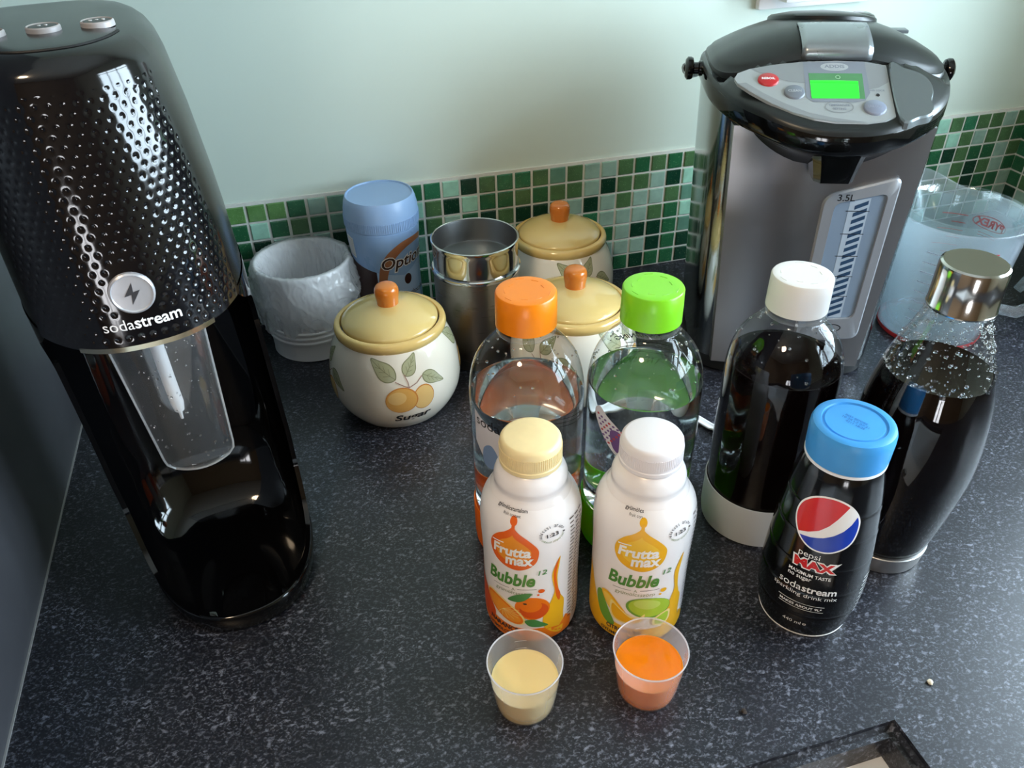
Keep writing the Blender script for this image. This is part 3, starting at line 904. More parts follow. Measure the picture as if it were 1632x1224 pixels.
# lower skirt: from body up and outwards to the nose
def skirt_b(a, b): return b + (.0052 if b > .05 else .0022)
rings.append([hv(a * 1.012, skirt_b(a, b), collar_z(a, b)) for a, b in body_o])
for k in (.3, .6, .85):
    mk = mixr(k); rings.append([hv(a, b, collar_z(*body_o[i]) + (headH(*outl[i]) - .020 - collar_z(*body_o[i])) * (k ** 1.15)) for i, (a, b) in enumerate(mk)])
for s_, dz in ((.992, -.0195), (1.0, -.016), (1.002, -.008), (1.0, -.0035), (.994, -.0010), (.985, .0)):
    rings.append([hv(a * s_, b * s_, headH(a * s_, b * s_) + dz) for a, b in outl])
for s_ in (.96, .93, .9, .86, .8, .73, .66, .58, .5, .47, .45, .43, .41, .39, .36, .3, .2, .1):
    rings.append([hv(a * s_, b * s_, head_top(a * s_, b * s_)) for a, b in outl])
ctr = hv(0, 0, head_top(0, 0))
for A, B in zip(rings, rings[1:]): bridge(bm, A, B)
for i in range(NH): bm.faces.new((rings[-1][i], rings[-1][(i + 1) % NH], ctr))
bm.faces.ensure_lookup_table()
for f in bm.faces:
    c_ = f.calc_center_median()
    if c_.z < headH(c_.x, -c_.y) - .004: f.material_index = 1
obj('head', bm, [M_head, M_headg], hp, ang=40)
def lidz(a, b): return zl(a, b) + .0045 - 6.0 * max(0, b - .018) ** 2
# hinged lid: raised shell over the back two thirds
bm = bmesh.new(); rings = []
def lid_out(t, s=1.0):
    ct, st = math.cos(t), math.sin(t)
    if st >= 0: n = 4.2; return .1045 * s * math.copysign(abs(ct) ** (2 / n), ct), .0585 * s * abs(st) ** (2 / n)
    n = 2.7; return .1045 * s * math.copysign(abs(ct) ** (2 / n), ct), -.100 * s * abs(st) ** (2 / n)
lo_ = [lid_out(2 * PI * i / NH) for i in range(NH)]
for s_, dz in ((1.0, -.002), (1.0, .0012), (.993, .0024), (.98, .003)):
    rings.append([hv(a * s_, b * s_, lidz(a, b) - .0045 + dz + (.001 if s_ < 1 else 0)) for a, b in lo_])
for s_ in (.95, .9, .82, .72, .6, .45, .3, .15):
    rings.append([hv(a * s_, b * s_, lidz(a * s_, b * s_)) for a, b in lo_])
ctr = hv(0, 0, zl(0, 0) + .0045)
for A, B in zip(rings, rings[1:]): bridge(bm, A, B)
for i in range(NH): bm.faces.new((rings[-1][i], rings[-1][(i + 1) % NH], ctr))
lid = obj('lid', bm, M_head, hp, ang=40)
# pump oval in the lid with its dark vent knob
bm = bmesh.new(); rings = []
for rx, ry, dz in ((.050, .050, .0), (.0495, .0495, .0028), (.047, .047, .0040), (.03, .03, .0034), (.0001, .0001, .0028)):
    rings.append([hv(.004 + rx * math.cos(2 * PI * i / 64), -.040 + ry * math.sin(2 * PI * i / 64), lidz(.004 + rx * math.cos(2 * PI * i / 64), -.040 + ry * math.sin(2 * PI * i / 64)) + dz) for i in range(64)])
for A, B in zip(rings, rings[1:]): bridge(bm, A, B)
obj('lid_disc', bm, M_head, lid, ang=50)
bm = lathe(mm([(0, 4), (8, 3.6), (12, 2), (13.5, 0), (14, -3)]), 32)
obj('steam_vent', bm, M_headg, lid, (.042, .046, lidz(.042, -.046) + .002))
bm = bmesh.new(); box(bm, .056, .082, .022, .034, lidz(.07, -.03) - .002, lidz(.07, -.03) + .0012, .001)
obj('lid_marking', bm, pm('lid_grey_mark', '#5d6468', .3), lid)
# silver latch
bm = bmesh.new(); rows = []
for bb, dz in ((.019, .0006), (.023, .0018), (.030, .0024), (.042, .0034), (.049, .0046), (.054, .0056), (.0580, .0046), (.0600, .0015), (.0600, -.006)):
    rows.append([hv(a, bb - .05 * (a / .03) ** 2 * .04, lidz(a * .6, min(bb, .056)) + dz) for a in [-.031 + .060 * i / 12 for i in range(13)]])
for A, B in zip(rows, rows[1:]):
    for i in range(12): bm.faces.new((A[i], A[i + 1], B[i + 1], B[i]))
o = obj('latch', bm, pm('silver_plastic', '#9aa0a4', .28, metal=.7), lid, ang=40)
md = o.modifiers.new('thick', 'SOLIDIFY'); md.thickness = .002
# control panel lying on the sloping deck
def on_deck(x, y, off): return (x, -y, zp(y) + off + .0002)
pan_pts = [(-89.5, 81.5), (-86.5, 75.5), (-76, 70.6), (-52.6, 65.2), (-29.4, 62), (-1.7, 60.6), (21.7, 61.6), (39.5, 65.6), (39.5, 119.8), (31.2, 124.3), (16.1, 127.0), (-9.8, 126.8), (-26.8, 123.8), (-43.7, 117.5), (-60.6, 108.2), (-77.7, 95.6), (-87.1, 87.2)]
bm = bmesh.new()
A = [bm.verts.new(on_deck(x / 1000, y / 1000, -.0012)) for x, y in pan_pts]; B = [bm.verts.new(on_deck(x / 1000, y / 1000, .0010)) for x, y in pan_pts]
bridge(bm, A, B); bm.faces.new(B)
cp = obj('control_panel', bm, pm('panel_silver', '#a3a9ac', .35, metal=.25), hp, smooth=False); cp['label'] = 'silver curved control panel'
def on_panel(x, y, off): return (x, -y, zp(y) + off + .0012)
Mg = pm('panel_grey', '#8a8f92', .4, metal=.2); Mg2 = pm('panel_slate', '#7b828c', .4)
P = Print(on_panel, 8)
P.poly([(-75, 70.9), (-52.6, 65.6), (-30, 62.6), (-30, 86), (-45, 84), (-62, 78)], Mg); P.poly([(22, 62.2), (39, 66.2), (39, 84), (30, 90), (22, 92)], Mg)
P.poly([(-30, 62.6), (22, 62.2), (22, 96), (17, 104), (9, 106), (-26, 106), (-31, 101)], Mg2, 1)
P.poly([(-87, 87.0), (-77.7, 95.4), (-60.6, 108), (-43.7, 117.2), (-26.8, 123.5), (-9.8, 126.4), (16, 126.6), (-9.8, 122.5), (-30, 117.5), (-50, 107.5), (-67, 96.5), (-80, 86)], Mg, 1)
P.ell(-4, 67.8, 11.8, 4.6, pm('panel_badge', '#aeb4b8', .35, metal=.2), 2)
P.text('ADDIS', -4, 67.4, 17, -3.6, Mg2, 3, bold=.03); P.text('thermo pot', -4, 70.4, 9, -1.2, Mg2, 3)
P.text('AIR LOCK', 28.3, 93.2, 12.5, -1.9, Mg2, 2, bold=.02); P.ell(28.1, 98.1, 1.5, 1.6, M_ink_black, 2)
P.ring(-5, 111, 11.4, 6.1, .5, Mg, 2)
P.text('TEMPERATURE', -5, 109.2, 17, -2.1, Mg2, 3, bold=.02); P.text('SETTING', -5, 113.0, 10.5, -2.1, Mg2, 3, bold=.02)
P.build('panel_print', cp)
def deck_button(name, x, y, rx, ry, m, lab=None, tm=None):
    bm = bmesh.new(); rings = []
    for k, dz in ((1.0, .0), (.98, .0012), (.9, .0017), (.001, .0019)):
        rings.append([bm.verts.new(on_panel((x + rx * k * math.cos(2 * PI * i / 40)) / 1000, (y + ry * k * math.sin(2 * PI * i / 40)) / 1000, dz)) for i in range(40)])
    for A, B in zip(rings, rings[1:]): bridge(bm, A, B)
    o = obj(name, bm, m, cp, ang=60)
    if lab:
        P = Print(lambda x_, y_, o_: on_panel(x_, y_, o_ + .0018), 8); P.text(lab, x, y, rx * 1.25, -ry * .34, tm or M_ink_white, bold=.03); P.build('button_print', o)
    return o
deck_button('red_button', -61.1, 83.2, 9.0, 6.8, pm('button_red', '#b3272b', .35), 'REBOIL')
deck_button('grey_button', -40.3, 96.4, 8.8, 7.1, pm('button_slate', '#6f7680', .35), 'CLEAN', pm('ink_grey', '#aab0b6', .4))
deck_button('grey_button', 23.7, 111.9, 9.4, 7.6, pm('button_slate2', '#7e8698', .35), 'UNLOCK', pm('ink_slate', '#8f97a8', .4))
P = Print(on_panel, 12)
P.poly([(-26.5, 75.2), (18.2, 75.2), (17.2, 102.4), (-27.2, 102.6)], pm('lcd_dim', '#4f7d58', .2, emit='#3c7a48', estr=.25), 3)
disp = P.build('display', cp); disp['label'] = 'green backlit display'
P = Print(on_panel, 12)
P.poly([(-26, 83.2), (13.6, 83.6), (12.6, 101.8), (-26.4, 102.2)], pm('lcd_green', '#1fd12a', .3, emit='#27f52c', estr=1.15), 4)
P.build('lit_field', disp)
P = Print(on_panel, 12)
P.line([(-26, 85.5), (13, 85.8)], .35, pm('lcd_line', '#12a41c', .3), 5); P.ring(-2.5, 79.5, 1.8, 1.8, .5, pm('lcd_pale', '#bfe8c4', .3), 5)
P.build('display_marks', disp)
# dispensing lever
lv = [(41.6, 66.8), (53.1, 70.4), (65, 75.6), (72.4, 85), (73.1, 95.9), (70.2, 105.6), (70.8, 113), (67.3, 120.0), (58, 123.4), (42, 124.6)]
lv = dense(lv, 5)
bm = bmesh.new()
A = [bm.verts.new(on_deck(x / 1000, y / 1000, -.003)) for x, y in lv]; B = [bm.verts.new(on_deck(x / 1000, y / 1000, .0022)) for x, y in lv]; D_ = [bm.verts.new(on_deck((x - 57) * .95 / 1000 + .057, (y - 96) * .96 / 1000 + .096, .0034)) for x, y in lv]
bridge(bm, A, B); bridge(bm, B, D_); bm.faces.new(D_)
obj('lever', bm, pm('lever_silver', '#8b9499', .25, metal=.7), hp, ang=20)
# spout
bm = bmesh.new(); rows = []
for z, aw, b0, b1 in ((.268, .030, .096, .130), (.262, .027, .098, .130), (.256, .0225, .100, .1295), (.247, .020, .1005, .129), (.236, .0175, .101, .128), (.2315, .0165, .103, .127)):
    rows.append([hv(x, y, z) for x, y in ((-aw, b0), (-aw * 1.0, b1 - .006), (-aw * .72, b1), (aw * .72, b1), (aw, b1 - .006), (aw, b0))])
for A, B in zip(rows, rows[1:]): bridge(bm, A, B)
bm.faces.new(rows[-1]); bm.faces.new(rows[0][::-1])
obj('spout', bm, M_headg, hp, ang=20)
# carrying handle and its pivots
for s_ in (-1, 1):
    bm = lathe(mm([(0, 0), (7, 0), (7, 6), (5.5, 7), (5.5, 11), (9.5, 12), (10.5, 14), (10.5, 17), (8, 19), (0, 19.5)]), 28)
    bmesh.ops.rotate(bm, verts=bm.verts, cent=(0, 0, 0), matrix=Matrix.Rotation(s_ * PI / 2, 3, 'Y'))
    obj('handle_pivot', bm, M_headg, hp, (s_ * .1045, .004, .2935))
bm = bmesh.new(); pts = []
for i in range(33):
    a = PI * i / 32
    pts.append((-.1205 * math.cos(a), .004 + .118 * math.sin(a) ** .7, .2935 - .022 * min(1, math.sin(a) * 2.4)))
tube_into(bm, pts, .0048, 10)
obj('handle', bm, M_black_satin, hp)
# water gauge on the front plate
def on_fp(x, y, off): return (x, -(fp_b(x, y) + off), y)
def rrect(pts, r=5, n=5):
    out = []; L_ = len(pts)
    for i in range(L_):
        p, q, s_ = Vector(pts[i - 1]), Vector(pts[i]), Vector(pts[(i + 1) % L_])
        u = (p - q).normalized(); v = (s_ - q).normalized()
        for k in range(n + 1):
            t = k / n; A_ = q + u * r * (1 - t); B_ = q + v * r * t
            out.append(tuple(A_ * (1 - t) + B_ * t))
    return out
gf = rrect([(2.5, 209), (68, 227.5), (66.5, 55), (3.5, 50)], 9)
gi = rrect([(14, 201), (58.5, 211.5), (57, 80), (14, 77)], 7)
bm = bmesh.new()
def lp(pts, off): return [bm.verts.new(on_fp(x / 1000, y / 1000, off)) for x, y in pts]
Ls = [lp(gf, -.003), lp(gf, .0022), lp([((x - 35) * .955 + 35, (y - 137) * .978 + 137) for x, y in gf], .0034), lp([((x - 36) * 1.03 + 36, (y - 142) * 1.01 + 142) for x, y in gi], .0034), lp(gi, .0016)]
for A, B in zip(Ls, Ls[1:]): bridge(bm, A, B)
gfr = obj('gauge_frame', bm, pm('gauge_silver', '#b9bcc2', .3, metal=.6), hp, ang=30)
P = Print(on_fp, 12)
P.poly(gi, pm('gauge_window', '#7e8fa3', .12, coat=.5), 18)
gw = P.build('gauge_window', gfr)
Mst = pm('gauge_stripe', '#2c4663', .3); Mtb = pm('gauge_tube', '#a9b7c6', .12)
P = Print(on_fp, 12)
P.poly([(27, 203), (45, 207), (45.5, 80), (27.5, 79)], Mtb, 20)
for k in range(17):
    z0_ = 80 + k * 7.2
    P.poly([(32, z0_), (43.5, z0_ + 5.2), (43.5, z0_ + 9.2), (32, z0_ + 4.0)], Mst, 22)
for zz in (104, 126, 148, 171, 194): P.line([(25, zz), (46, zz)], .7, M_ink_black, 24)
P.build('gauge_scale', gw)
P = Print(on_fp, 8)
P.text('3.5L', 22.3, 207.5, 15.5, 6.5, M_ink_black, 46, bold=.015); P.build('gauge_lettering', gfr)
P = Print(on_fp, 8); P.ring(38, 68, 9, 4.2, 1.0, M_ink_black, 46)
P.build('gauge_mark', gfr)

# ================================================================== CERAMIC JARS
M_cream = pm('cream_glaze', '#e9e2d3', 0.12, coat=.3, var=.03, vscale=20)
M_yel = pm('yellow_glaze', '#dcbb74', 0.16, coat=.3, var=.06, vscale=15)
M_lidy = pm('lid_yellow_glaze', '#dcc07c', 0.14, coat=.4, var=.07, vscale=12)
M_knob = pm('orange_glaze', '#d57a2c', 0.18, coat=.4, var=.08, vscale=30)
JB = cr([(49.5, 2), (57.5, 13), (63.3, 26), (65.3, 40), (64.2, 56), (60.2, 73), (55.3, 85), (52.6, 90)], 4)
jar_body = mm([(0, 0), (44, 0), (47, .4)] + JB + [(50.0, 92), (47.5, 92), (47.5, 88), (0, 88)])
jar_r = rad_at(mm(JB))
M_ap = pm('apricot_print', '#d9a558', .2); M_ap2 = pm('apricot_light_print', '#e2bb78', .2); M_apd = pm('apricot_edge_print', '#c98341', .2)
M_lf = pm('leaf_print', '#a7a886', .2); M_lfd = pm('leaf_vein_print', '#7f815f', .2); M_stem = pm('stem_print', '#9a7468', .2)
def leaf(P, x0, y0, x1, y1, w):
    dx, dy = x1 - x0, y1 - y0; L = math.hypot(dx, dy); ux, uy = dx / L, dy / L; nx, ny = -uy, ux
    def q(t, s): return (x0 + dx * t + nx * w * s, y0 + dy * t + ny * w * s)
    P.blob([q(0, 0), q(.15, .42), q(.4, .52), q(.7, .3), q(1, 0), q(.7, -.3), q(.4, -.5), q(.15, -.4)], M_lfd, 0, 4)
    P.blob([q(.03, 0), q(.16, .36), q(.4, .46), q(.7, .25), q(.96, 0), q(.7, -.25), q(.4, -.44), q(.16, -.34)], M_lf, 1, 4)
    P.line([q(0, 0), q(.95, 0)], .55, M_lfd, 2)
    for t in (.2, .38, .56): P.line([q(t, 0), q(t + .16, .32 * (1 - t))], .4, M_lfd, 2); P.line([q(t, 0), q(t + .16, -.32 * (1 - t))], .4, M_lfd, 2)
def make_jar(label, loc, rot, word):
    j = thing('storage_jar', label, 'jar', (loc[0], loc[1], 0), rot, 'matching cream fruit jars with yellow lids')
    bd = obj('jar_body', lathe(jar_body, 80), M_cream, j)
    obj('rim_ring', lathe(mm([(52.4, 89.6), (54.3, 92.5), (54.6, 96), (53.6, 99), (51.5, 100.4), (48.6, 100.2), (47.6, 98), (47.6, 92.2), (50, 91.5)] + [(52.4, 89.6)]), 80), M_yel, j)
    ld = obj('lid', lathe(mm([(0, 97)] + [(46.4, 97), (46.8, 99.5)] + cr([(46.4, 101.5), (42, 105.5), (34, 109.6), (24, 113.2), (14, 115.6), (9, 116.4), (0, 116.8)], 4)), 80), M_lidy, j)
    obj('knob', lathe(mm(cr([(10.3, 115.2), (10.4, 118), (11.0, 122), (11.6, 126.5), (11.5, 131), (9.8, 134.6), (5.8, 136.4), (0, 136.9)], 4)), 40), M_knob, ld)
    P = Print(on_lathe(jar_r, rref=.063), 3)
    def fruit(dx, dy):
        P.ell(dx + 23, dy + 44.5, 10.6, 13.6, M_apd, 0, rot=-8); P.ell(dx + 23, dy + 44.2, 9.9, 12.7, M_ap2, 1, rot=-8)
        P.ell(dx + 2, dy + 45.6, 15.2, 14.2, M_apd, 2, rot=8); P.ell(dx + 1.7, dy + 45.3, 14.3, 13.3, M_ap, 3, rot=8)
        P.ell(dx - 2, dy + 48.5, 8.5, 7, M_ap2, 4, rot=8)
        for e in ((7, 72), (24, 67), (-2, 66)): P.line([(dx + 10.2, dy + 58.5), (dx + (10.2 + e[0]) / 2 + 1, dy + (58.5 + e[1]) / 2 - 1), (dx + e[0], dy + e[1])], .7, M_stem, 5)
        leaf(P, dx - 1.5, dy + 68, dx - 26.5, dy + 87.5, 17); leaf(P, dx + 8, dy + 70, dx + 22, dy + 89, 14); leaf(P, dx + 25, dy + 68, dx + 47, dy + 53, 13)
    for fx_, fy_ in ((0, 0), (98, 4), (-104, -6), (200, 2)):
        P = Print(on_lathe(jar_r, rref=.063), 3); fruit(fx_, fy_); P.build('fruit_motif', bd)
    if word: P = Print(on_lathe(jar_r, rref=.063), 3); P.text(word, 11.5, 22.6, 37, 11.5, M_ink_black, 5, shear=.25, bold=.02, rot=2)
    if word: P.build('lettering', bd)
    return j
make_jar('cream fruit jar lettered Sugar, nearest of the three yellow lidded jars', (.1229, -.2017), face(.1229, -.2017), 'Sugar')
make_jar('yellow lidded fruit jar partly hidden behind the orange and green capped bottles', (.3052, -.2255), face(.3052, -.2255, -38), '')
make_jar('yellow lidded fruit jar furthest back, against the mosaic tiles', (.3422, -.0715), face(.3422, -.0715, 22), '')

# ================================================================== STEEL CANISTER
cn = thing('steel_canister', 'open brushed steel canister with a polished upper band by the mosaic', 'canister', (.2266, -.1356, 0))
obj('body', lathe(mm([(0, 0), (43, 0), (45, 1.5), (45.2, 60), (45.2, 107), (0, 107)]), 80), steel('canister_brushed', '#98938c', .30, (1, 1, 30), .08), cn)
obj('ring_bead', lathe(mm([(45.3, 105.5), (46.6, 106), (47.4, 108), (47.2, 110), (46, 111.2), (44.6, 111.2)]), 80), M_chrome, cn)
obj('upper_band', lathe(mm([(44.6, 111.3), (44.9, 120), (45, 133), (45.6, 136.5), (46.2, 138.8), (46.0, 140.8), (44.8, 141.4), (43.9, 140.8)]), 80), pm('polished_steel', '#c9c7c3', .10, metal=1.0), cn)
obj('inner_dish', lathe(mm([(43.8, 140.6), (43.3, 138), (43.0, 119), (42.2, 116), (40.5, 115), (0, 114.6)]), 80), steel('dish_satin', '#8b8d8e', .38, (1, 1, 6), .06), cn)

# ================================================================== WHITE BUCKET WITH BAG
bk = thing('countertop_bin', 'small white ribbed countertop bin beside the soda maker', 'bin', (.0500, -.0575, 0))
bp_ = [(0, 0), (45.5, 0), (47, 1.5), (46.6, 4), (47.2, 20)]
for k in range(3): z = 22 + 6 * k; bp_ += [(47.4, z), (48.9, z + 1.2), (48.9, z + 3), (47.5, z + 4.4)]
bp_ += [(48.3, 60), (49.6, 95), (50.2, 99), (51.6, 101), (51.8, 104), (50.8, 106), (49.2, 105.6), (48.4, 103), (47, 60), (45, 6), (0, 5)]
obj('bucket', lathe(mm(bp_), 80), pm('bin_white', '#f6f5f6', .35), bk)
M_bag = clear('thin_polythene', (.96, .97, .98), 1.5, .14, haze=.40, bump=.5, bscale=90)
bag = thing('bin_liner', 'clear plastic bag lining the small white bin', 'bag', (.0500, -.0575, 0))
bm = bmesh.new(); rows = []; NS = 280
path = [(43, 7), (44.5, 40), (46.2, 80), (47.6, 101), (49.4, 106.8), (52.4, 107.4), (54.4, 104), (55.6, 98), (56.6, 90), (57.6, 82), (57.8, 74), (57.2, 66), (56.2, 58), (55.0, 50), (54.0, 43)]
path = cr(path, 6)
def ridge(v): return 1 - abs(noise.noise(v)) * 2
for k, (r_, z_) in enumerate(path):
    u = k / (len(path) - 1); row = []
    for i in range(NS):
        a = 2 * PI * i / NS; ca, sa = math.cos(a), math.sin(a)
        out = max(0, (u - .36) / .64); inn = max(0, (.30 - u) / .30)
        vert = ridge(Vector((ca * 6, sa * 6, z_ * .015))) ** 3
        diag = ridge(Vector((ca * 2.6 + z_ * .03, sa * 2.6, z_ * .045 + 5))) ** 4
        fine_ = ridge(Vector((ca * 9, sa * 9, z_ * .08 + 3))) ** 4
        w_ = vert * 1.8 + diag * 4.2 + fine_ * 2.4
        rr = r_ + (w_ * out ** .5 * .95 if out > 0 else 0) - (w_ * .75 * min(1, inn * 2.5) if inn > 0 else 0) - (.4 if inn > 0 else 0)
        d = (a - R(-42) + PI) % (2 * PI) - PI
        ear = math.exp(-d * d / .05); w_ *= 1 - .75 * math.exp(-(((a + PI) % (2 * PI) - PI) ** 2) / .12) * (out > 0)
        rr += ear * 9 * math.exp(-((z_ - 78) / 12) ** 2) * (out > 0)
        w2 = noise.noise(Vector((ca * 3.3, sa * 3.3, 4.0)))
        zz = z_ + (w2 * 10 * out + noise.noise(Vector((ca * 9, sa * 9, 1.0))) * 5 * out) + ear * 4 * out + (fine_ * .8 if .25 < u < .4 else 0)
        p_ = Vector((rr / 1000 * ca, rr / 1000 * sa)); q_ = p_ - Vector((.0920, .0025)); lim = .0385 if zz < 96 else .0405
        if q_.length < lim: p_ = Vector((.0920, .0025)) + q_.normalized() * lim
        row.append(bm.verts.new((p_.x, p_.y, zz / 1000)))
    rows.append(row)
for A, B in zip(rows, rows[1:]): bridge(bm, A, B)
bg = obj('bag_film', bm, M_bag, bag, ang=180)

# ================================================================== BLUE CHOCOLATE DRINK JAR
M_blue = pm('pale_blue_plastic', '#8fb0da', .35, var=.02)
M_blue2 = pm('pale_blue_label', '#8aaedd', .28)
oj = thing('drink_jar', 'pale blue lidded drinking chocolate jar by the mosaic tiles', 'jar', (.1420, -.0550, 0), face(.1420, -.0550))
op = cr([(33, 0), (35.8, 6), (37.2, 25), (37.0, 50), (36.6, 75), (37.6, 100), (39.4, 122), (39.8, 135)], 4)
oprof = mm([(0, 0)] + op + [(38, 137), (0, 137)])
ob = obj('jar_body', lathe(oprof, 72), M_blue2, oj)
olid = obj('lid', lathe(mm([(40.2, 136.5), (40.4, 148), (40.1, 154), (38.6, 162), (36.8, 167), (36.2, 168), (35.2, 168), (34.6, 166.6), (0, 166.2)]), 90), M_blue, oj)
bm = bmesh.new()
for i in range(110):
    a = 2 * PI * i / 110
    b2 = cbox(.0400, .0409, -.0006, .0006, .1375, .1475)
    me = bpy.data.meshes.new('t'); b2.to_mesh(me); b2.free(); me.transform(Matrix.Rotation(a, 4, 'Z')); bm.from_mesh(me); bpy.data.meshes.remove(me)
o = obj('grip_ribs', bm, M_blue, olid, smooth=False); o['kind'] = 'stuff'
oR = rad_at(mm(op))
P = Print(on_lathe(oR, rref=.039), 3)
Mbr = pm('chocolate_print', '#3a2320', .35); Mcp = pm('copper_print', '#a06a4a', .3); Mlb = pm('label_sky_print', '#a9c6ea', .3)
P.poly([(-75, 112), (-48, 101), (-30, 95.5), (-13, 91), (-13, 2), (-75, 2)], Mbr, 0)
P.poly([(-13, 91), (20, 84), (45, 95), (45, 2), (-13, 2)], Mlb, 0)
P.blob([(50, 125), (35, 126.5), (20, 125), (8, 119), (-2, 109), (-8, 97), (-11, 84), (-12, 70), (-3, 70), (-1, 84), (4, 98), (12, 109), (24, 117), (38, 119.5), (50, 119)], Mcp, 1)
P.text('Options', 27, 100.5, 68, 20.5, M_ink_white, 2, shear=.25, bold=.055, rot=3)
P.text('Options', 27, 100.5, 66, 18, Mbr, 3, shear=.25, bold=.015, rot=3)
P.ell(24, 78, 5, 6.5, Mbr, 3); P.text('hot chocolate', 34, 60, 40, 6, Mbr, 3, shear=.2)
P.poly([(-50, 130), (-38, 128), (-38, 104), (-50, 106)], M_ink_white, 2)
for k in range(9): P.line([(-49, 127.5 - 2.4 * k), (-39, 126 - 2.4 * k)], .5, Mbr, 3)
P.build('label_print', ob)

# ================================================================== CARBONATING BOTTLES
shape = cr([(42.2, 32), (42.8, 60), (43, 100), (43, 140), (42.6, 155), (40.6, 168), (36.6, 179), (30.5, 188), (24.5, 194.5), (20.6, 198.5), (19.4, 202), (19.2, 206)], 5)
bot_r = rad_at(mm(shape))
M_pet = clear('clear_pet', (.97, .98, .98), 1.5, .015)
def cap_part(parent, m, z0, z1, r, emb=True, seg=64):
    h = z1 - z0
    o = obj('cap', lathe(mm([(r - 1.2, z0), (r + .1, z0), (r, z0 + h * .5), (r - .25, z1 - 1.4), (r - 1.0, z1 - .3), (r - 2, z1), (r - 7, z1), (0, z1 - .2)]), seg), m, parent)
    if emb:
        bm = bmesh.new()
        for k in range(9):
            a0 = .25 + k * .7; rr = (r - 9 + (k % 3) * 2.2) / 1000
            tube_into(bm, [(rr * math.cos(a0 + t * .09), rr * math.sin(a0 + t * .09), (z1 - .05) / 1000) for t in range(5)], .00032, 5)
        e = obj('embossing', bm, m, o); e['kind'] = 'stuff'
    return o
def liquid_prof(level, gap=.6, z0=33):
    pr = [(0, z0 - 1), (38, z0 - 1), (42.2 - gap, z0 + 3)]
    for z in [40, 60, 90, 120, 140, 150, 155, 158, 160, 162]:
        if z < level - 1: pr.append((bot_r(z / 1000) * 1000 - gap, z))
    rl = bot_r(level / 1000) * 1000 - gap
    pr += [(rl, level + .6), (rl - .8, level + .15), (rl - 2.5, level), (0, level)]
    return mm(pr)
def carbonating_bottle(label, loc, cap_m, cup_m, level, liq_m, rot=None, ctop=232):
    b = thing('carbonating_bottle', label, 'bottle', (loc[0], loc[1], 0), face(*loc) if rot is None else rot, 'one litre carbonating bottles')
    sh = obj('bottle_body', lathe(mm([(38, 30)] + shape), 80), M_pet, b, ang=80)
    obj('base_cup', lathe(mm([(0, 4), (30, 1), (36, 0), (40.5, .3), (43.2, 3), (43.9, 9), (44.0, 41), (43.7, 42), (43.1, 42), (42.9, 31), (0, 29)]), 80), cup_m, b)
    cap_part(b, cap_m, 206.5, ctop, 21.7)
    obj('neck_ring', lathe(mm([(19.6, 200.5), (21.2, 201.2), (21.2, 202.6), (19.6, 203.4)]), 60), clear('neck_clear', (.95, .96, .96), 1.55, .03, haze=.12), b)
    lq = obj('liquid', lathe(liquid_prof(level), 80), liq_m, b, ang=50)
    return b, sh
M_water = water_mat('sparkling_water', 1.33, (.97, .99, .985))
Mo = translucent_plastic('orange_cup_plastic', '#fb8d1a', .5); Mgr = translucent_plastic('lime_cup_plastic', '#86da2e', .5)
bo, so_ = carbonating_bottle('clear water bottle with orange cap and orange base behind the orange syrup bottle', (.1956, -.4194), pm('orange_cap', '#f0850c', .32), Mo, 148, M_water)
bg_, sg_ = carbonating_bottle('clear water bottle with lime green cap and base behind the citrus syrup bottle', (.2811, -.4405), pm('lime_cap', '#82d624', .32), Mgr, 154, M_water)
M_cola = pm('cola', '#080404', .04, spec=.12)
M_cupw = pm('base_cup_grey', '#bcc1c6', .35)
bw, sw_ = carbonating_bottle('carbonating bottle of dark cola with white cap and pale grey base', (.3872, -.4570), pm('white_cap', '#e4e2e0', .35), M_cupw, 160, M_cola)
# print on the two water bottles
Mv = pm('print_violet', '#6d4d86', .4); Mpw = pm('print_pale', '#d5d3da', .45)
P = Print(on_lathe(bot_r), 3)
P.poly([(-46, 147), (-18, 134), (-22, 112), (-34, 104), (-46, 118)], Mpw, 0)
P.text('sodastream', -14, 140.2, 58, 8.5, M_ink_black, 2, bold=.0)
P.blob([(-36, 116), (-28, 122), (-22, 112), (-27, 100), (-36, 102)], pm('print_blue', '#7a94bb', .4), 1)
P.build('bottle_print', so_)
P = Print(on_lathe(bot_r), 3)
P.text('MY ONLY BOTTLE', 118, 130, 40, 4, M_ink_black, 1)
for k in range(8): P.line([(100, 123 - 3.6 * k), (138, 123 - 3.6 * k)], .55, M_ink_black, 1)
P.build('bottle_print', so_)
P = Print(on_lathe(bot_r), 3)
P.blob([(-38, 141), (-33, 148), (-26, 143), (-14, 134), (-6, 120), (-9, 107), (-18, 112), (-30, 126)], Mpw, 0)
P.blob([(-22, 131), (-14, 132), (-8, 121), (-11, 112), (-19, 117)], Mv, 1)
for k in range(6):
    for q in range(7 - k): P.ell(-34 + 3.6 * q + 1.6 * k, 141 - 4 * k - q * 1.3, 1.2, .9, Mv if (k + q) % 3 else pm('print_red', '#b4404a', .4), 2)
P.build('bottle_print', sg_)
P = Print(on_lathe(bot_r), 3)
P.text('! WARNING', 138, 166, 36, 5.0, M_ink_black, 1, bold=.02)
for k in range(11): P.line([(116, 159 - 3.4 * k), (116 + (44 if k % 4 else 34), 159 - 3.4 * k)], .6, M_ink_black, 1)
P.build('warning_print', sg_)
P = Print(on_lathe(bot_r), 3); P.text('sodastream', 30, 130, 34, 6, M_ink_black, 1)
P.build('bottle_print', sg_)

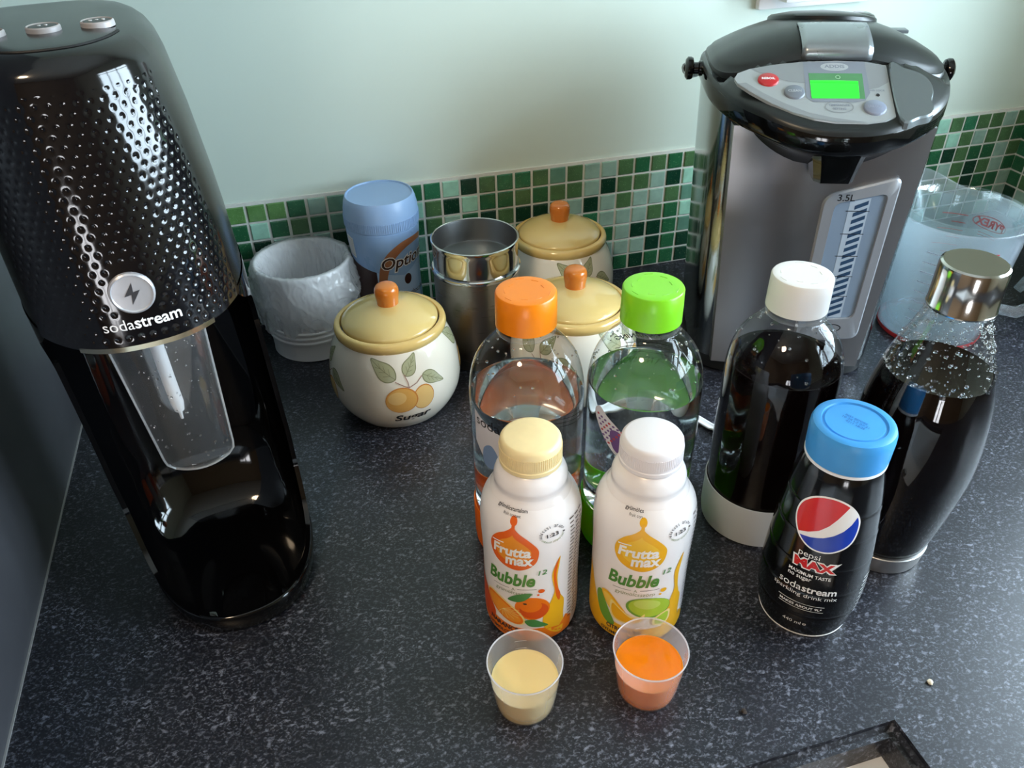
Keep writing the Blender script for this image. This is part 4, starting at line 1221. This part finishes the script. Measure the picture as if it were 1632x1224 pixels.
# ================================================================== GLASS BOTTLE WITH STEEL CAP
gb = thing('glass_bottle', 'tapered glass bottle of cola with a polished steel cap at the right', 'bottle', (.4663, -.5205, 0), face(.4663, -.5205))
gs = cr([(33.6, 17.5), (34.6, 23), (38.5, 45), (42.8, 75), (45.0, 100), (44.6, 125), (42, 150), (38.6, 168), (34.0, 186), (27.5, 204), (23.0, 217), (21.0, 225), (20.2, 230)], 5)
gsm = mm(gs); g_r = rad_at(gsm)
gsh = obj('bottle_body', lathe(gsm, 80), clear('bottle_glass', (.96, .97, .97), 1.6, .01), gb, ang=80)
obj('steel_base', lathe(mm([(0, 0), (30, 0), (32.3, 1), (33.2, 4), (34.9, 17), (34.4, 17.6), (0, 17.6)]), 64), steel('cap_steel', '#d2d0ce', .40, (1, 1, 10), .05), gb)
cp_ = obj('cap', lathe(mm([(20.0, 227.5), (21.9, 227.5), (22.1, 228.5), (21.6, 229.4), (21.5, 245), (21.4, 256), (20.8, 258.4), (19.4, 259.4), (17, 259.2), (0, 258.4)]), 64), pm('cap_polished_steel', '#c2bfba', .13, metal=1.0), gb)
lv_ = 177
pr = [(0, 18), (32, 18)] + [(g_r(z / 1000) * 1000 - .7, z) for z in (19, 24, 32, 45, 60, 75, 90, 100, 115, 130, 145, 160, 170)] + [(g_r(lv_ / 1000) * 1000 - .7, lv_ + .5), (g_r(lv_ / 1000) * 1000 - 1.6, lv_), (0, lv_)]
obj('liquid', lathe(mm(pr), 80), M_cola, gb, ang=50)
rd = random.Random(11); bm = bmesh.new()
for _ in range(520):
    z = rd.uniform(178, 226) if rd.random() < .85 else rd.uniform(177, 180); a = rd.uniform(0, 2 * PI); rr = rd.choice([.0004, .0005, .0006, .0008, .0011, .0015]); R0 = g_r(z / 1000) - .0006
    bmesh.ops.create_icosphere(bm, subdivisions=1, radius=rr, matrix=Matrix.Translation((R0 * math.cos(a), R0 * math.sin(a), z / 1000)))
o = obj('water_droplets', bm, water_mat('droplet_water'), gb); o['kind'] = 'stuff'
rd = random.Random(12)
for par, n_ in ((bw, 60), (bo, 50), (bg_, 70)):
    bm = bmesh.new()
    for _ in range(n_):
        z = rd.uniform(165, 198); a = rd.uniform(0, 2 * PI); R0 = bot_r(z / 1000) - .0006
        bmesh.ops.create_icosphere(bm, subdivisions=1, radius=rd.choice([.0005, .0006, .0009, .0012]), matrix=Matrix.Translation((R0 * math.cos(a), R0 * math.sin(a), z / 1000)))
    o = obj('water_droplets', bm, water_mat('droplet_water'), par); o['kind'] = 'stuff'

# ================================================================== COLA SYRUP BOTTLE
ps = thing('cola_syrup_bottle', 'black cola syrup bottle with a bright blue cap and red, white and blue emblem', 'bottle', (.3741, -.5551, 0), face(.3741, -.5551))
pp = cr([(32, 2.2), (34.0, 10), (36.0, 24), (36.7, 40), (36.2, 60), (34.8, 82), (32.4, 106), (29.6, 128), (26.8, 143), (24.8, 150)], 5)
pr = []
for r_, z_ in pp: pr.append((r_ - .45 * max(math.exp(-((z_ - g) / .9) ** 2) for g in (24, 46, 68, 90, 112)), z_))
fine = []
for (r0, z0), (r1, z1) in zip(pr, pr[1:]):
    for k in range(3):
        z = z0 + (z1 - z0) * k / 3; rb = pp[0][0]
        fine.append((z, None))
pR0 = rad_at(mm(pp))
zz = 2.2; fine = []
while zz <= 150: fine.append((pR0(zz / 1000) * 1000 - .5 * max(math.exp(-((zz - g) / 1.0) ** 2) for g in (26, 50, 74, 98, 120)), zz)); zz += .8
pb = obj('bottle_body', lathe(mm([(0, 2.2)] + fine + [(22, 151), (0, 151)]), 80), pm('black_sleeve', '#08080a', .13, spec=.5, coat=.2), ps, ang=60)
obj('base_rim', lathe(mm([(0, 0), (30.4, 0), (31.9, .8), (32.3, 2.1), (31.6, 2.4), (0, 2.4)]), 72), M_ink_white, ps)
pc = obj('cap', lathe(mm([(24.6, 152.6), (26.0, 152.8), (26.4, 156), (26.8, 170), (26.6, 174), (25.6, 176.6), (23.6, 177.4), (20.6, 177.4), (20.0, 176.2), (18.9, 176.2), (18.4, 177.0), (0, 176.9)]), 80), pm('blue_cap', '#3f97dd', .36, var=.05, vscale=60), ps)
obj('collar_ring', lathe(mm([(24.2, 150.2), (26.2, 150.4), (26.3, 152.3), (24.4, 152.6)]), 72), M_ink_white, ps)
P = Print(lambda x, y, o_: (x, y, .1769 + o_), 30)
Mcb = pm('cap_print_blue', '#1f5fae', .4)
for k, s_ in enumerate(('BEST BEFORE', '10 24 L2 07:31', '4211 18:25')): P.text(s_, .5, 3.2 - 3.0 * k, (15, 18, 13)[k], 2.0, Mcb, 0, rot=-20)
P.build('cap_print', pc)
P = Print(on_lathe(pR0), 2.5)
Mrd = pm('globe_red', '#cf2024', .25, coat=.3); Mbl = pm('globe_blue', '#1c3fb4', .25, coat=.3)
gl = [(-20.6, 114.5), (-17.3, 124.2), (-8, 132.6), (3.9, 134.6), (15.2, 128.8), (22.1, 116.9), (20.6, 100.4), (10, 91.4), (-2.8, 90), (-13, 95.4), (-19, 104.8)]
gd = dense(gl, 8)
P.poly(gd, M_ink_white, 0)
gin = [((x - .8) * .945 + .8, (y - 112.3) * .945 + 112.3) for x, y in gd]
wave_r = [(-24, 96.8), (-15, 99.8), (-8.5, 103), (-2.1, 107.2), (3, 113), (7, 119.6), (12.3, 130), (15, 140)]
wave_b = [(-26, 97), (-14.5, 97.6), (-6, 99.6), (1.5, 102.4), (7.5, 106), (12.7, 110.6), (16.5, 116), (19.3, 123), (22, 130)]
def above(p, w):
    """signed side of the wave for a point"""
    x, y = p
    for (x0, y0), (x1, y1) in zip(w, w[1:]):
        if x0 <= x <= x1: return y - (y0 + (y1 - y0) * (x - x0) / (x1 - x0))
    return 1 if x < w[0][0] else -1
def clip(poly, w, sgn):
    out = []
    n = len(poly)
    for i in range(n):
        a, b = poly[i], poly[(i + 1) % n]; da, db = above(a, w) * sgn, above(b, w) * sgn
        if da >= 0: out.append(a)
        if (da >= 0) != (db >= 0):
            lo, hi = a, b
            for _ in range(24):
                m_ = ((lo[0] + hi[0]) / 2, (lo[1] + hi[1]) / 2)
                if (above(m_, w) * sgn >= 0) == (da >= 0): lo = m_
                else: hi = m_
            out.append(lo)
    return out
def with_wave(arc, w, sgn):
    # arc: clipped outline; insert the wave between the two cut points
    n = len(arc); d = [math.hypot(arc[(i + 1) % n][0] - arc[i][0], arc[(i + 1) % n][1] - arc[i][1]) for i in range(n)]
    k = d.index(max(d)); a, b = arc[k], arc[(k + 1) % n]
    lo, hi = min(a[0], b[0]), max(a[0], b[0])
    mid = [p for p in dense_open(w) if lo < p[0] < hi]
    if a[0] > b[0]: mid = mid[::-1]
    return arc[:k + 1] + mid + arc[k + 1:]
def dense_open(w):
    out = []
    for (x0, y0), (x1, y1) in zip(w, w[1:]):
        for q in range(4): out.append((x0 + (x1 - x0) * q / 4, y0 + (y1 - y0) * q / 4))
    return out
P.poly(with_wave(clip(gin, wave_r, 1), wave_r, 1), Mrd, 1)
P.poly(with_wave(clip(gin, wave_b, -1), wave_b, -1), Mbl, 1)
P.text('pepsi', -3.8, 84.2, 14.5, 6.0, M_ink_white, 1, bold=.0)
P.text('MAX', 1.2, 76.8, 31, 9.8, M_ink_white, 1, bold=.10, shear=-.1, rot=1); P.text('MAX', 1.2, 76.8, 28.6, 7.8, Mrd, 2, bold=.05, shear=-.1, rot=1)
P.poly([(10, 72.6), (18.2, 82.6), (12, 80.5)], M_ink_white, 1)
P.text('MAXIMUM TASTE', -.4, 67.6, 28.8, 3.0, M_ink_white, 1, bold=.015); P.text('no sugar', -6.3, 62.8, 16.4, 3.6, M_ink_white, 1, bold=.01)
P.text('soda', -11.2, 54.6, 16.4, 6.2, M_ink_white, 1); P.text('stream', 9.2, 54.2, 23.5, 5.4, M_ink_white, 1, bold=.02)
P.text('sparkling drink mix', -.2, 47.4, 45.5, 4.6, M_ink_white, 1)
P.line([(-17, 39.4), (15.5, 39.4)], .4, M_ink_white, 1); P.text('MAKES ABOUT 9L*', -.6, 36.4, 30, 2.5, M_ink_white, 1, bold=.02); P.line([(-16, 33.6), (15.6, 33.6)], .4, M_ink_white, 1)
P.text('440 ml', -3.4, 17.5, 13.0, 3.6, M_ink_white, 1); P.text('e', 5.6, 17.3, 2.6, 2.4, M_ink_white, 1)
P.build('label_print', pb)
P = Print(on_lathe(pR0), 2.5)
for k in range(10): P.line([(44, 60 - 4 * k), (60, 60 - 4 * k)], .7, M_ink_white, 1)
P.build('side_print', pb)

# ================================================================== FRUIT SYRUP BOTTLES
fshape = cr([(31.2, 1.4), (33.6, 6), (34.3, 20), (34.0, 45), (34.2, 75), (34.9, 100), (34.6, 112), (32.6, 121), (28.6, 128.5), (25.0, 134), (24.6, 137), (24.9, 141), (23.2, 146), (20.0, 150)], 5)
f_r = rad_at(mm(fshape))
M_fw = pm('white_bottle_plastic', '#ece6e6', .26, coat=.2)
M_sl = pm('label_sleeve_white', '#f1ecec', .30, coat=.15, bump=.06, bscale=40)
Mgt = pm('label_green', '#4f8a3a', .35); Mgd = pm('label_dark_green', '#355640', .35); Mgl = pm('label_leaf_green', '#4c8a4a', .35)
Mtx = pm('label_text_dark', '#3a3436', .4); Mgy = pm('label_text_green_grey', '#8d9870', .4)
def syrup(label, loc, turn, col1, col2, capm, kind):
    b = thing('syrup_bottle', label, 'bottle', (loc[0], loc[1], 0), face(loc[0], loc[1], turn), 'fruit syrup bottles')
    bd = obj('bottle_body', lathe(mm([(0, 0), (28, 0), (30.4, .5)] + fshape + [(18, 152), (0, 152)]), 80), M_fw, b, ang=60)
    slp = [(f_r(z / 1000) * 1000 + .25, z) for z in [3 + 2.6 * k for k in range(50)]]
    sl = obj('label_sleeve', lathe(mm(slp), 80, fn=lambda a, r_, z: .00018 * noise.noise(Vector((math.cos(a) * 4, math.sin(a) * 4, z * 40)))), M_sl, b, ang=60)
    cp_ = obj('cap', lathe(mm([(19.4, 152.0), (20.9, 152.2), (21.0, 155), (20.5, 155.6), (20.6, 156.4), (20.5, 166), (20.1, 169.4), (19.0, 171), (17.2, 171.6), (0, 171.2)]), 72), capm, b)
    bm = bmesh.new()
    for i in range(90):
        a = 2 * PI * i / 90; b2 = cbox(.0202, .0209, -.0004, .0004, .1572, .1655)
        me = bpy.data.meshes.new('t'); b2.to_mesh(me); b2.free(); me.transform(Matrix.Rotation(a, 4, 'Z')); bm.from_mesh(me); bpy.data.meshes.remove(me)
    o = obj('grip_ribs', bm, capm, cp_, smooth=False); o['kind'] = 'stuff'
    P = Print(on_lathe(f_r, extra=.0004, rref=.0345), 2.5)
    # drop-shaped logo
    drop = [(0.5, 120.6), (1.6, 118.4), (4.5, 115.6), (11.8, 109.8), (17.2, 102.5), (17.6, 95.5), (15.5, 88.5), (10.0, 83.0), (2.5, 80.3), (-6.4, 81.8), (-13.6, 86.4), (-17.0, 94.2), (-16.2, 102.6), (-11.5, 109.8), (-5.0, 114.8), (-1.4, 118.2)]
    P.blob(drop, col1, 0); P.ell(.3, 123.6, 2.7, 3.2, col1, 0); P.poly([(-.7, 121.5), (1.5, 121.5), (1.6, 117), (-.8, 117)], col1, 1)
    P.blob([(x * .72, (y - 99) * .66 + 99) for x, y in drop], col2, 1)
    P.text('Frutta', -1.2, 98.2, 27.5, 9.6, M_ink_white, 3, shear=.22, bold=.035, rot=4); P.text('max', 4.6, 89.0, 20.5, 7.2, M_ink_white, 3, shear=.22, bold=.035, rot=6)
    P.line([(-14.6, 103.6), (-6, 104.6)], .9, M_ink_white, 3)
    P.text('Bubble', -3.0, 69.4, 37.0, 12.6, Mgt, 1, shear=.32, bold=.03, rot=5)
    P.text('12', 20.4, 78.6, 6.6, 4.6, Mgl, 1, shear=.25, bold=.01, rot=6)
    P.line([(-16.6, 58.4), (-3.4, 59.9)], .35, Mtx, 1); P.line([(3.0, 60.6), (16.3, 62.0)], .35, Mtx, 1); P.text('A', -.2, 59.9, 2.4, 2.8, Mgy, 1)
    P.text('gyümölcsszörp', -.6, 55.6, 28.5, 4.4, Mgy, 1, shear=.2, rot=4)
    P.text('gyümölcs' if kind else 'gyümölcstartalom', -8 if kind else -3, 130.0, 15 if kind else 26, 3.0, Mtx, 1, bold=.015); P.text('fruit con' if kind else 'fruit content', -6 if kind else -2, 127.0, 10 if kind else 14, 2.0, Mtx, 1)
    # dilution stamp
    P.arc_text('Hígítási arány •', 27.3, 113.0, 8.4, 6.4, 200, -10, 1.9, Mtx, 1); P.arc_text('dilution proportion', 27.3, 113.0, 8.2, 6.2, 205, 345, 1.5, Mgy, 1, flip=True)
    P.text('1:23', 27.3, 113.0, 8.6, 3.0, Mtx, 1, bold=.02, rot=4)
    My = pm('citrus_yellow', '#f0b41c', .35); Mor = pm('citrus_orange', '#ef7a16', .35); Mdo = pm('citrus_deep_orange', '#d9531a', .35); Mlime = pm('citrus_lime', '#a9c83c', .35); Mlg = pm('citrus_lime_dark', '#6da13a', .35); Mpl = pm('citrus_pale', '#f3dd92', .35)
    sp = col1 if not kind else My
    # splash up the right side and band around the foot
    P.blob([(33.4, 90), (29.6, 82), (27.4, 73), (28.6, 63), (29.6, 55), (26, 44), (22, 36), (22, 20), (36, 8), (37.5, 30), (38, 42), (34.5, 50), (32.6, 58), (31.6, 70), (32.6, 80)], My if not kind else My, 0)
    P.blob([(32.4, 88), (29.2, 80), (28.6, 70), (29.8, 60), (31, 50), (33.5, 44), (34.6, 50), (31.8, 60), (30.6, 72), (31.4, 80)], sp, 1)
    P.ell(19.8, 59.6, 2.3, 2.0, sp, 1); P.ell(17.6, 55.9, .9, .9, sp, 1)
    P.poly([(-46, 60), (-40, 52), (-34, 40), (-28, 28), (-18, 22), (0, 19), (20, 20), (34, 16), (40, 24), (46, 18), (46, 4), (-46, 4)], My if kind else Mor, 0)
    if not kind:
        P.blob([(-40, 50), (-30, 46), (-22, 36), (-16, 24), (-22, 14), (-34, 16), (-44, 30)], Mdo, 1)
        P.ell(13.4, 41.5, 12.6, 11.8, Mor, 2); P.ell(14.6, 39.6, 10.4, 8.8, Mdo, 3, n=20); P.ell(11.8, 44.5, 8.4, 6.6, Mor, 4)
        P.ell(8.2, 46.6, 1.4, .8, Mtx, 5)
        P.ell(-8.0, 35.5, 18.8, 8.8, Mpl, 4, rot=-33); P.ell(-8.4, 35.2, 17.6, 7.9, Mor, 5, rot=-33); P.ell(-8.4, 35.2, 15.6, 6.4, pm('orange_flesh', '#f29a2c', .35), 6, rot=-33)
        for k in range(-4, 5): P.line([(-8.4, 35.2), (-8.4 + 14 * math.cos(R(-33 + k * 20)), 35.2 + 14 * math.sin(R(-33 + k * 20)) * .6)], .3, Mpl, 7)
        P.blob([(-4.5, 47.5), (1, 54), (9, 57.6), (13, 57.4), (9, 51), (3, 47.4)], Mgl, 5); P.blob([(8, 28.5), (14, 30.6), (20, 27), (24.6, 22.6), (18, 22), (11, 23.4)], Mgl, 8)
        P.text('NARANCS', -8.8, 17.6, 24, 4.8, Mtx, 8, bold=.03, rot=-4); P.text('GYÜMÖLCSSZÖRP', -8, 11.4, 32, 4.0, Mtx, 8, bold=.02, rot=-2)
    else:
        P.blob([(-31, 40), (-26, 46), (-20, 34), (-13, 20), (-18, 17), (-26, 24)], Mlg, 2)
        P.blob([(-26, 47), (-19, 49), (-9, 40), (-4, 32), (-12, 30), (-20, 36)], My, 3); P.blob([(-24, 45.4), (-19, 46.6), (-10, 38.6), (-7, 33.4), (-13, 32), (-20, 37)], pm('lemon_flesh', '#f4cb58', .35), 4)
        P.blob([(-17, 43), (-12, 40), (-2, 33.5), (4, 33), (8, 36.5), (6, 29), (-2, 25), (-12, 25), (-17, 31)], Mpl, 5); P.blob([(-15.6, 40.5), (-10, 37.6), (-2, 31.5), (4, 31.5), (5, 29), (-2, 26.3), (-11, 26.3), (-15.6, 31.5)], My, 6)
        P.ell(10.5, 42.6, 16.4, 10.6, Mlg, 3, rot=-6); P.ell(11.2, 43.2, 15.2, 9.6, Mlime, 4, rot=-6); P.ell(9, 46.6, 9.6, 5, pm('lime_light', '#bed564', .35), 5, rot=-6)
        P.blob([(14, 30), (20, 35), (27, 36), (27, 26), (22, 22), (15, 24)], Mpl, 6); P.blob([(16, 29.5), (20.5, 33.6), (25.6, 34.4), (25.4, 27), (21.6, 23.6), (16.6, 25)], Mlime, 7)
        P.text('CITROM-LIME', -6.0, 15.8, 26, 4.6, Mtx, 8, bold=.03); P.text('GYÜMÖLCSSZÖRP', -6, 9.6, 36, 4.2, Mtx, 8, bold=.02)
    # fine print up the side
    for sx_ in (44, 50, 56, -48, -54):
        for k in range(30):
            P.line([(sx_ - 2, 118 - 3.4 * k), (sx_ + 2.2 - (k * 7 % 3) * .6, 118 - 3.4 * k)], .8, Mtx, 2)
    P.build('label_print', sl)
    return b
syrup('white syrup bottle with orange drop logo and cream stained cap', (.174, -.4985), -21, pm('drop_orange', '#e8641c', .3), pm('drop_amber', '#f0962a', .3), pm('cap_cream', '#efd9a4', .35, var=.12, vscale=90), 0)
syrup('white syrup bottle with yellow drop logo and plain white cap', (.2491, -.5220), 0, pm('drop_gold', '#efb21e', .3), pm('drop_yellow', '#f5c63a', .3), pm('cap_white', '#e6e0e2', .35), 1)

# ================================================================== DOSING CUPS
M_ppr = clear('milky_rim', (.97, .96, .98), 1.5, .15, haze=.6)
M_pp = clear('milky_polypropylene', (.96, .95, .97), 1.45, .12, haze=.30)
def dosing_cup(label, loc, level, lm, rb, rt_, h):
    c = thing('dosing_cup', label, 'cup', (loc[0], loc[1], 0), 0, 'small clear plastic dosing cups')
    obj('cup_wall', lathe(mm([(0, 1.0), (rb - 3, .8), (rb - 2.4, 0), (rb - .6, 0), (rb, .8), (rb + (rt_ - rb) * .25, h * .25), (rb + (rt_ - rb) * .5, h * .5), (rb + (rt_ - rb) * .75, h * .75), (rt_, h)]), 64), M_pp, c, ang=60)
    obj('rim', lathe(mm([(rt_ - .5, h - .9), (rt_ + .35, h - .9), (rt_ + .45, h - .1), (rt_, h + .3), (rt_ - .5, h), (rt_ - .5, h - .9)]), 64), M_ppr, c, ang=60)
    rl = rb + (rt_ - rb) * level / h - .22
    obj('liquid', lathe(mm([(0, 1.5), (rb - .6, 1.5), (rl, level + .5), (rl - .7, level + .1), (rl - 2, level), (0, level)]), 64), lm, c)
    bm = bmesh.new()
    for z in (12, 20, 27, 34):
        r_ = (rb + (rt_ - rb) * z / h - .95) / 1000
        tube_into(bm, [(r_ * math.cos(a), r_ * math.sin(a), z / 1000) for a in [R(70 + 3 * k) for k in range(8)]], .00022, 5)
    o = obj('scale_marks', bm, M_pp, c); o['kind'] = 'stuff'
    return c
dosing_cup('plastic dosing cup holding cloudy pale yellow syrup', (.1465, -.5723), 24.5, pm('pale_syrup', '#e9cf8e', .12, sss=.3), 20.3, 25.0, 44.0)
dosing_cup('plastic dosing cup holding bright orange syrup', (.2303, -.5867), 25.5, pm('orange_syrup', '#f28206', .10, sss=.3), 20.4, 25.0, 42.5)

# ================================================================== MEASURING JUGS
M_jugp = clear('frosted_jug_plastic', (.90, .93, .97), 1.45, .15, haze=.19)
pj_ = thing('plastic_measuring_jug', 'frosted plastic measuring jug behind the steel capped bottle', 'jug', (.738, -.245, 0), R(0))
def spout_fn(amp, ang, zlo, zhi, wid=.16):
    def f(a, r, z):
        d = (a - ang + PI) % (2 * PI) - PI
        return amp * math.exp(-(d / wid) ** 2) * max(0, min(1, (z - zlo) / (zhi - zlo))) ** 2
    return f
jp = [(0, 1), (50, 0), (54, 1.5), (55, 6), (58, 50), (63, 110), (65.4, 139), (67.8, 141), (67.8, 143), (66.4, 143.6), (64.8, 142), (61.6, 110), (56.6, 50), (53.4, 7), (50, 4), (0, 4)]
JH = []
for (r0, z0), (r1, z1) in zip(jp, jp[1:]):
    n_ = max(1, int(math.hypot(r1 - r0, z1 - z0) / 8))
    for k in range(n_): JH.append((r0 + (r1 - r0) * k / n_, z0 + (z1 - z0) * k / n_))
JH.append(jp[-1])
bm = lathe(mm(JH), 96, spout_fn(.046, R(77), .075, .146, .30))
for v in bm.verts:
    a = math.atan2(v.co.y, v.co.x); d = (a - R(77) + PI) % (2 * PI) - PI
    v.co.z += .008 * math.exp(-(d / .3) ** 2) * max(0, (v.co.z - .08) / .066) ** 2
pjb = obj('jug_body', bm, M_jugp, pj_, ang=70)
obj('base_ring', lathe(mm([(51, .2), (54.6, 1.0), (55.8, 4), (55.4, 6.5), (54.8, 6)]), 80), pm('jug_red_ring', '#a0282e', .4), pj_)
bm = bmesh.new(); tube_into(bm, [(.062, -.030, .140), (.085, -.046, .139), (.104, -.058, .126), (.108, -.062, .09), (.100, -.056, .045), (.078, -.040, .026), (.056, -.028, .030)], [.006, .0075, .008, .008, .0075, .007, .006], 12)
obj('handle', bm, M_jugp, pj_)
jr = rad_at(mm([(54, 1.5), (55, 6), (58, 50), (63, 110), (66, 142)]))
P = Print(on_lathe(jr, off_ang=R(-40), extra=.0002), 4)
Mred = pm('print_red_scale', '#d8505a', .4); Memb = pm('jug_emboss', '#b9c6da', .3)
for k in range(9): P.line([(-30, 20 + 12 * k), (-16 if k % 2 else -10, 20 + 12 * k)], 1.0, Memb, 0); P.text(str(100 * (k + 1)), -4, 20 + 12 * k, 10, 5, Memb, 0)
for zz in (118, 122): P.line([(20, zz), (40, zz)], 1.2, Mred, 0)
P.text('1 litre', 30, 112, 20, 5, Mred, 0)
P.build('scale_print', pjb)
gj = thing('glass_measuring_jug', 'clear glass measuring jug with red lettering nested in the plastic jug', 'jug', (.738, -.245, .0046))
jp = [(0, 1), (42, 0), (46, 3), (48, 10), (52, 60), (56.5, 110), (59.5, 137), (62.0, 141.5), (62.2, 143.8), (60.4, 144.6), (57.8, 141), (53.6, 108), (49.4, 60), (45.6, 12), (42, 6), (0, 6)]
JH = []
for (r0, z0), (r1, z1) in zip(jp, jp[1:]):
    n_ = max(1, int(math.hypot(r1 - r0, z1 - z0) / 8))
    for k in range(n_): JH.append((r0 + (r1 - r0) * k / n_, z0 + (z1 - z0) * k / n_))
JH.append(jp[-1])
gjb = obj('jug_body', lathe(mm(JH), 96), clear('jug_glass', (.90, .96, .96), 1.75, .01, haze=.04), gj, ang=70)
bm = bmesh.new(); tube_into(bm, [(.054, -.020, .120), (.070, -.027, .128), (.088, -.034, .120), (.094, -.036, .095), (.088, -.033, .06), (.080, -.03, .045)], [.006, .007, .0075, .007, .0065, .005], 12)
obj('handle', bm, clear('jug_glass_thick', (.85, .92, .92), 1.6, .01, haze=.08), gj)
jr2 = rad_at(mm([(48, 10), (52, 60), (56.5, 110), (58.5, 128)]))
Mpx = pm('jug_red_print', '#c8322e', .4)
P = Print(on_lathe(jr2, off_ang=math.atan2(.65, .68) + PI / 2 + R(-32), extra=.0002), 4)
P.text('PYREX', 0, 110, 34, 9, Mpx, 0, bold=.04); P.ring(0, 110, 20, 7, .8, Mpx, 0)
for k in range(6): P.line([(26, 112 - 9 * k), (52 if k % 2 == 0 else 40, 112 - 9 * k)], .9, Mpx, 0); P.line([(-12, 98 - 3 * k), (10, 98 - 3 * k)], .5, Mpx, 0) if k < 2 else None
P.build('red_print', gjb)

# ================================================================== SMALL THINGS
sp_ = thing('teaspoon', 'white plastic teaspoon lying behind the green capped bottle', 'spoon', (.408, -.342, 0), R(118))
bm = bmesh.new(); rows = []
for k in range(25):
    u = k / 24; x = -.062 + .124 * u
    wd = .0042 if u > .42 else .0042 + .0085 * math.sin(PI * min(1, (.46 - u) / .46)) ** .8
    if u > .75: wd = .0042 + .0035 * math.sin(PI * (u - .75) / .5)
    if k in (0, 24): wd *= .35
    z = .0016 + .010 * max(0, u - .35) ** 1.2 + .004 * max(0, .2 - u)
    rows.append([bm.verts.new((x, wd * q, z + .0035 * q * q * (1 if u < .46 else .25))) for q in (-1, -.6, -.2, .2, .6, 1)])
for A, B in zip(rows, rows[1:]):
    for i in range(5): bm.faces.new((A[i], A[i + 1], B[i + 1], B[i]))
o = obj('spoon_body', bm, M_white, sp_); md = o.modifiers.new('t', 'SOLIDIFY'); md.thickness = .0016; md.offset = 1
bl = thing('black_bowl', 'black bowl with a bright foot ring at the right edge', 'bowl', (.955, -.262, 0))
obj('bowl_body', lathe(mm([(0, 6), (50, 3), (56, 6), (72, 40), (78, 70), (79, 72), (77, 72), (70, 41), (54, 10), (0, 9)]), 64), M_black_satin, bl)
obj('foot_ring', lathe(mm([(50, 0), (58, 0), (59.5, 2), (58, 4.5), (54, 5)]), 64), M_chrome, bl)
for i, (x, y, m_, lab) in enumerate(((.2856, -.6246, '#2a1e14', 'tiny dark crumb on the worktop right of the orange dosing cup'), (.4200, -.6420, '#cfc4ae', 'tiny pale crumb on the worktop near the sink corner'))):
    bm = bmesh.new(); bmesh.ops.create_icosphere(bm, subdivisions=2, radius=.0020)
    for v in bm.verts: v.co *= 1 + .5 * noise.noise(v.co * 700 + Vector((i, 0, 0))); v.co.z = max(-.0010, v.co.z * .5)
    o = obj('crumb', bm, pm('crumb_%d' % i, m_, .8), None, (x, y, .0011)); tag(o, lab, 'crumb')
